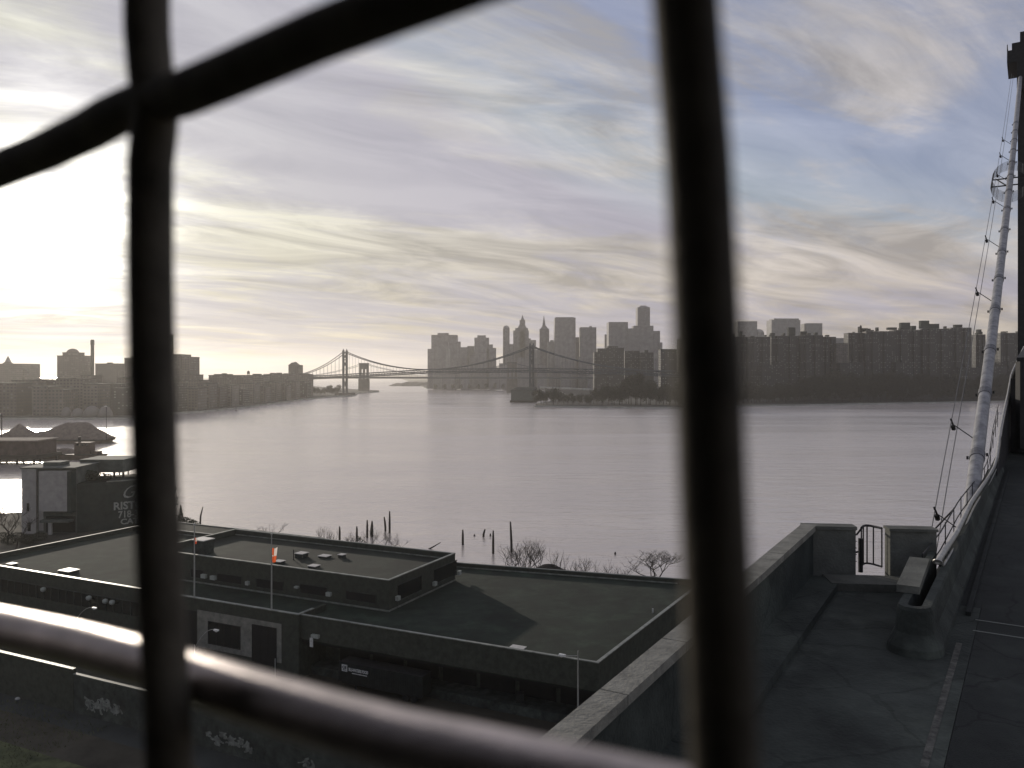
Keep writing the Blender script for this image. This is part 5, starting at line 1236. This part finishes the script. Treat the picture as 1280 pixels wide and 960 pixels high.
# outer service rail with pickets between cable and pipe rail
sr = empty('service_railing', S(22.6, 2.75, DZ), 'thin black service railing outside the barrier beside the white cable', 'railing')
def outer(s_): p = rail_at(max(s_, 23.5)); return p+v*(.42)+Vector((0, 0, .02))
P = [outer(24+k*1.5)-sr.location for k in range(30)]
MB().tube(P, .022, 6).build('top_rail', 'steel_dark', sr); MB().tube([p-Vector((0, 0, .55)) for p in P], .02, 6).build('mid_rail', 'steel_dark', sr)
for p in P[::2]: MB().tube([p+Vector((0, 0, .05)), p-Vector((0, 0, 1.3))], .02, 6).build('post', 'steel_dark', sr)
for k in (2, 6): q = P[k]; MB().tube([q, q+v*.7+Vector((0, 0, -.9))], .03, 6).build('brace', 'steel_dark', sr)

# ------------------------------------------------------------------ main cable
K0 = at(1213, 640, 36.0)-Vector((0, 0, 0)); K1 = at(1275.5, 95, 140)
mc = empty('main_cable', K0, 'thick white wrapped suspension cable climbing to the steel tower', 'cable')
kd = (K1-K0).normalized(); kl = (K1-K0).length; side = Vector((-kd.y, kd.x, 0)).normalized(); kup = kd.cross(-side).normalized()
if kup.z < 0: kup = -kup
sagf = lambda t: -1.6*math.sin(math.pi*t)
def kp(d): t = d/kl; return K0+kd*d+Vector((0, 0, sagf(max(0, t)) if t > 0 else 0))
MB().tube([kp(-9+(kl+9)*i/60)-K0 for i in range(61)], .31, 20).build('wrapped_cable', 'cable', mc, smooth=True)
def k_for_y(py):   # distance along the cable at a given photo row
    best = min(range(0, int(kl*10)), key=lambda i: abs((H-kp(i/10).z)/kp(i/10).y*F+YH-py)); return best/10
bands = [570, 492, 438, 388, 349, 316, 288, 262, 240, 221, 204, 189, 176, 165, 155]
for py in bands:
    d = k_for_y(py); a, b_ = kp(d-.32)-K0, kp(d+.32)-K0; T_b = (b_-a).normalized()
    o = MB().tube([a, b_], .35, 16).build('cable_band', 'clamp', mc)
    c = kp(d)-K0
    MB().bar(c+side*.37-T_b*.22, c+side*.46-T_b*.22, .16).build('lug', 'steel_dark', o); MB().bar(c-side*.37+T_b*.2, c-side*.46+T_b*.2, .16).build('lug', 'steel_dark', o)
# hand ropes on stanchions, left of the cable
hr = empty('hand_rope_line', K0+side*.9, 'pair of thin hand ropes on small stanchions left of the white cable', 'hand rope')
for off, up_ in ((1.0, .55), (1.25, .95)):
    MB().tube([kp(-8+(kl+6)*i/30)+side*off+kup*up_-hr.location for i in range(31)], .022, 5).build('rope', 'wire', hr)
for py in (650, 548, 376, 308, 258, 225, 200, 180):
    d = k_for_y(py) if py < 645 else -1.5; c = kp(d)
    s = MB(); s.bar(c+side*.3-hr.location, c+side*1.1+kup*.7-hr.location, .045); s.bar(c+side*1.1+kup*.45-hr.location, c+side*1.28+kup*1.1-hr.location, .06)
    s.build('stanchion', 'steel_dark', hr)
    MB().bar(c+side*1.15+kup*.45-hr.location, c+side*1.2+kup*.7-hr.location, .15).build('rope_clamp', 'steel_dark', hr)
# wire cage round the cable
d = k_for_y(228); c = kp(d); wc = empty('anti_climb_cage', c, 'round wire mesh cage fitted on the white cable halfway up', 'wire cage')
s = MB(); Rr = 1.75
for i in range(22): a = 2*math.pi*i/22; r_ = side*math.cos(a)*Rr+kd.cross(side)*math.sin(a)*Rr; s.tube([r_-kd*1.6, r_+kd*2.6], .016, 4)
for j in range(11):
    z = -1.6+4.2*j/10; s.tube([side*math.cos(a)*Rr+kd.cross(side)*math.sin(a)*Rr+kd*z for a in [2*math.pi*i/22 for i in range(23)]], .016, 4, cap=False)
s.build('mesh', 'wire', wc)
for z in (-1.2, 2.0):
    s = MB(); s.bar(side*-Rr+kd*z, side*Rr+kd*z, .12); s.build('bracket', 'steel_dark', wc)
s = MB(); s.bar(side*1.3+kd*2, side*.3-kd*1.2, .1); s.build('strut', 'steel_dark', wc)

# ------------------------------------------------------------------ steel bridge tower at the right edge
tw0 = Vector((at(1286, 468, 143).x, 143, 0)); tn = -v
bt = empty('bridge_tower', tw0, 'dark steel bridge tower with bulky saddle housing at the right edge', 'bridge tower')
TT = frame((0, 0, 0), tn)
for x0 in (0, 26):
    MB().box(x0-1.6, x0+1.6, -4.5, -2.2, 6, 99.5, TT).build('tower_leg', 'steel_dark', bt); MB().box(x0-1.6, x0+1.6, 2.2, 4.5, 6, 99.5, TT).build('tower_leg', 'steel_dark', bt)
    s = MB()
    for k in range(9):
        z0, z1 = 8+k*10, 18+k*10
        for xx in (x0-1.1, x0+1.1):
            s.bar(TT @ Vector((xx, -2.2, z0)), TT @ Vector((xx, 2.2, z1)), .5); s.bar(TT @ Vector((xx, 2.2, z0)), TT @ Vector((xx, -2.2, z1)), .5); s.bar(TT @ Vector((xx, -2.2, z1)), TT @ Vector((xx, 2.2, z1)), .7)
    s.build('lattice_bracing', 'steel_dark', bt)
    MB().box(x0-1.7, x0+1.9, -6, 6, 99.502, 104.8, TT).build('saddle_bracket', 'steel_dark', bt)
    MB().box(x0-3.2, x0+3.0, -4.5, 4.5, 104.802, 107.0, TT).build('saddle_platform', 'steel_dark', bt)
    MB().box(x0-2.5, x0+2.5, -3.6, 3.6, 107.002, 108.5, TT).build('saddle_housing', 'steel_dark', bt)
    MB().box(x0-1.3, x0+1.3, -2, 2, 108.502, 110.8, TT).build('beacon_house', 'steel_dark', bt)
    for k in range(5): MB().bar(TT @ Vector((x0-3.15, -4.4+2.2*k, 107.0)), TT @ Vector((x0-3.15, -4.4+2.2*k, 108.1)), .1).build('rail_post', 'steel_dark', bt)
    MB().bar(TT @ Vector((x0-3.15, -4.4, 108.1)), TT @ Vector((x0-3.15, 4.4, 108.1)), .1).build('rail', 'steel_dark', bt)
s = MB()
for z0, z1 in ((58, 78), (78, 97)):
    for y in (-3.3, 3.3): s.bar(TT @ Vector((1.5, y, z0)), TT @ Vector((24.5, y, z1)), .8); s.bar(TT @ Vector((24.5, y, z0)), TT @ Vector((1.5, y, z1)), .8); s.bar(TT @ Vector((1.5, y, z1)), TT @ Vector((24.5, y, z1)), 1.2)
s.build('cross_bracing', 'steel_dark', bt)
MB().box(-5, 31, -11, 11, -1, 5.99, TT).build('pier', 'concrete_dark', bt)
# stiffening truss between the roadway and the walkway, seen end on
tu = empty('stiffening_truss', S(70, 1.1, DZ), 'dark riveted truss side closing the right edge beyond the roadway', 'truss')
def L_(p): return p-tu.location
def tz(s_): return DZ+max(0, (s_-60))*.045
for i in range(13):
    s0, s1 = 70+i*8, 78+i*8
    s = MB(); s.bar(L_(S(s0, .9, tz(s0)+.2)), L_(S(s0, .9, tz(s0)+6.6)), .55); s.build('post', 'steel_dark', tu)
    s = MB(); s.bar(L_(S(s0, .9, tz(s0)+.3)), L_(S(s1, .9, tz(s1)+6.4)), .4); s.bar(L_(S(s1, .9, tz(s1)+.3)), L_(S(s0, .9, tz(s0)+6.4)), .3); s.build('diagonal', 'steel_dark', tu)
for dz in (.3, 3.4, 6.5):
    MB().bar(L_(S(70, .9, tz(70)+dz)), L_(S(174, .9, tz(174)+dz)), .6, .8).build('chord', 'steel_dark', tu)
MB().box(0, .3, -9.5, 1.6, .02, 5.8, frame(L_(S(71, 0, DZ)), u)).build('dark_sheet', 'steel_dark', tu)  # added dark sheet standing for the blackness under the overhead truss
for k, (t_, z_) in enumerate(((-.1, 1.3), (.0, 2.3), (-.05, 3.0), (-.5, 3.4))):
    MB().box(-.06, -.002, t_-.07, t_+.07, z_, z_+.12, frame(L_(S(71, 0, DZ)), u)).build('light_speck', 'lamp', tu)  # pale boxes standing for small specks of light
MB().box(0, 100, -9.5, .5, 6.9, 7.2, frame(L_(S(72, 0, DZ)), u)).build('upper_deck', 'steel_dark', tu)

# ------------------------------------------------------------------ walkway landing, an added unseen back wall, sides and roof shading the bars, and the steel grille in front of the camera
gd = Vector((.839, -.545, 0)).normalized()          # along the grille
A0 = at(195, 300, .300); gn = Vector((-gd.y, gd.x, 0))
if gn.y < 0: gn = -gn
WT2 = frame((A0.x, A0.y, 48.4), gd)                  # local x along the grille, local y forwards
lk = empty('walkway_landing', (A0.x, A0.y, 48.4), 'narrow walkway landing with added unseen roof and walls that shade the bars', 'walkway'); LW = frame((0, 0, 0), gd)
MB().box(-1.7, 1.9, -2.6, .06, -.18, -.002, LW).build('floor_slab', 'concrete_dark', lk)
MB().box(-1.7, 1.9, -2.6, -2.5, 0, 2.9, LW).build('shade_wall', 'concrete', lk)  # added unseen wall, blocks the sky and bounces a little light onto the bars
MB().box(-1.7, 1.9, -2.6, -.25, 2.902, 3.0, LW).build('roof', 'steel_dark', lk)  # added unseen roof that keeps sky light off the bars
MB().box(-1.7, -1.62, -2.498, -.9, 0, 2.9, LW).build('shade_side_wall', 'steel_dark', lk); MB().box(1.82, 1.9, -2.498, .05, 0, 2.9, LW).build('shade_side_wall', 'steel_dark', lk)  # added unseen side walls, also there to darken the bars
MB().box(-1.6, 1.8, -.5, -.2, -2.0, -.182, LW).build('support_beam', 'steel_dark', lk)
for x_ in (-1.2, 1.5): MB().box(x_-.2, x_+.2, -1.4, -1.0, DZ-48.4+.004, -.182, LW).build('support_column', 'steel_dark', lk)
gr = empty('steel_grille', (A0.x, A0.y, 48.4), 'dark blurred steel window grille of crossing round bars close to the camera', 'grille')
def G(px, py, off=0.0): return hit(px, py, A0+gn*off, gn)-gr.location
def chain(P, r, nm, m, n=16, ext=None): return MB().tube(P, r, n).build(nm, m, gr, smooth=True)
zlo, zhi = .02, 2.85
def vbar(pts, r, x):
    P = [G(*p) for p in pts]; a, b_ = P[0].copy(), P[-1].copy(); a.z = zhi; b_.z = zlo
    return [a]+P+[b_]
vA = [(183, -40), (184, 40), (189, 100), (195, 128), (193, 160), (188, 205), (188, 330), (190, 450), (195, 600), (200, 720), (204, 800), (209, 880), (212, 1000)]
vB = [(852, -60), (860, 60), (872, 200), (882, 400), (890, 600), (899, 800), (908, 1010)]
chain(vbar(vA, .0065, 0), .0083, 'vertical_bar', 'bar'); chain(vbar(vB, .0065, 0), .0079, 'vertical_bar', 'bar')
step = .2116
pA = [p for p in vbar(vA, 0, 0)]
for k in (-6, -5, -4, -3, -2, -1, 2, 3, 4, 5, 6, 7, 8):
    if k in (1,): continue
    chain([p+gd*step*k for p in pA], .008, 'vertical_bar', 'bar')
cpts = [(-60, 236), (0, 212), (60, 188), (110, 164), (140, 146), (170, 133), (195, 126), (230, 117), (280, 96), (340, 70), (400, 44), (500, 5), (600, -33), (720, -78)]
C = [G(*p) for p in cpts]
def extend(P, x0, x1):
    d0 = (P[1]-P[0]).normalized(); d0 = gd.copy()
    return [P[0]-gd*1.4+Vector((0, 0, (P[0]-P[-1]).z*0))]+P+[P[-1]+gd*1.5]
chain(extend(C, 0, 0), .0083, 'horizontal_bar', 'bar')
hz0 = sum(p.z for p in C)/len(C)
for k in (-8, -7, -6, -5, -4, -3, -2, 1, 2, 3, 4, 5):
    if hz0+k*.2116 < zhi and hz0+k*.2116 > 0: chain([p+Vector((0, 0, k*.2116)) for p in extend(C, 0, 0)], .008, 'horizontal_bar', 'bar')
dpts = [(-160, 746), (0, 784), (100, 806), (200, 833), (300, 866), (400, 897), (500, 926), (600, 948), (700, 972), (800, 996), (900, 1020)]
D = [G(*p, .018) for p in dpts]
chain(extend(D, 0, 0), .0097, 'bright_rail', 'rail_bar', 24)  # brighter than the other bars, sky light put into its material
for nm, (x0, x1, z0, z1) in (('frame', (-1.62, 1.8, 2.85, 2.9)),): MB().box(x0, x1, -.03, .03, z0, z1, LW).build(nm, 'steel_dark', gr)
MB().box(-1.62, -1.56, -.03, .03, 0, 2.848, LW).build('frame', 'steel_dark', gr)
MB().box(-1.55, 1.8, -.03, .03, 0.0, .019, LW).build('frame', 'steel_dark', gr)
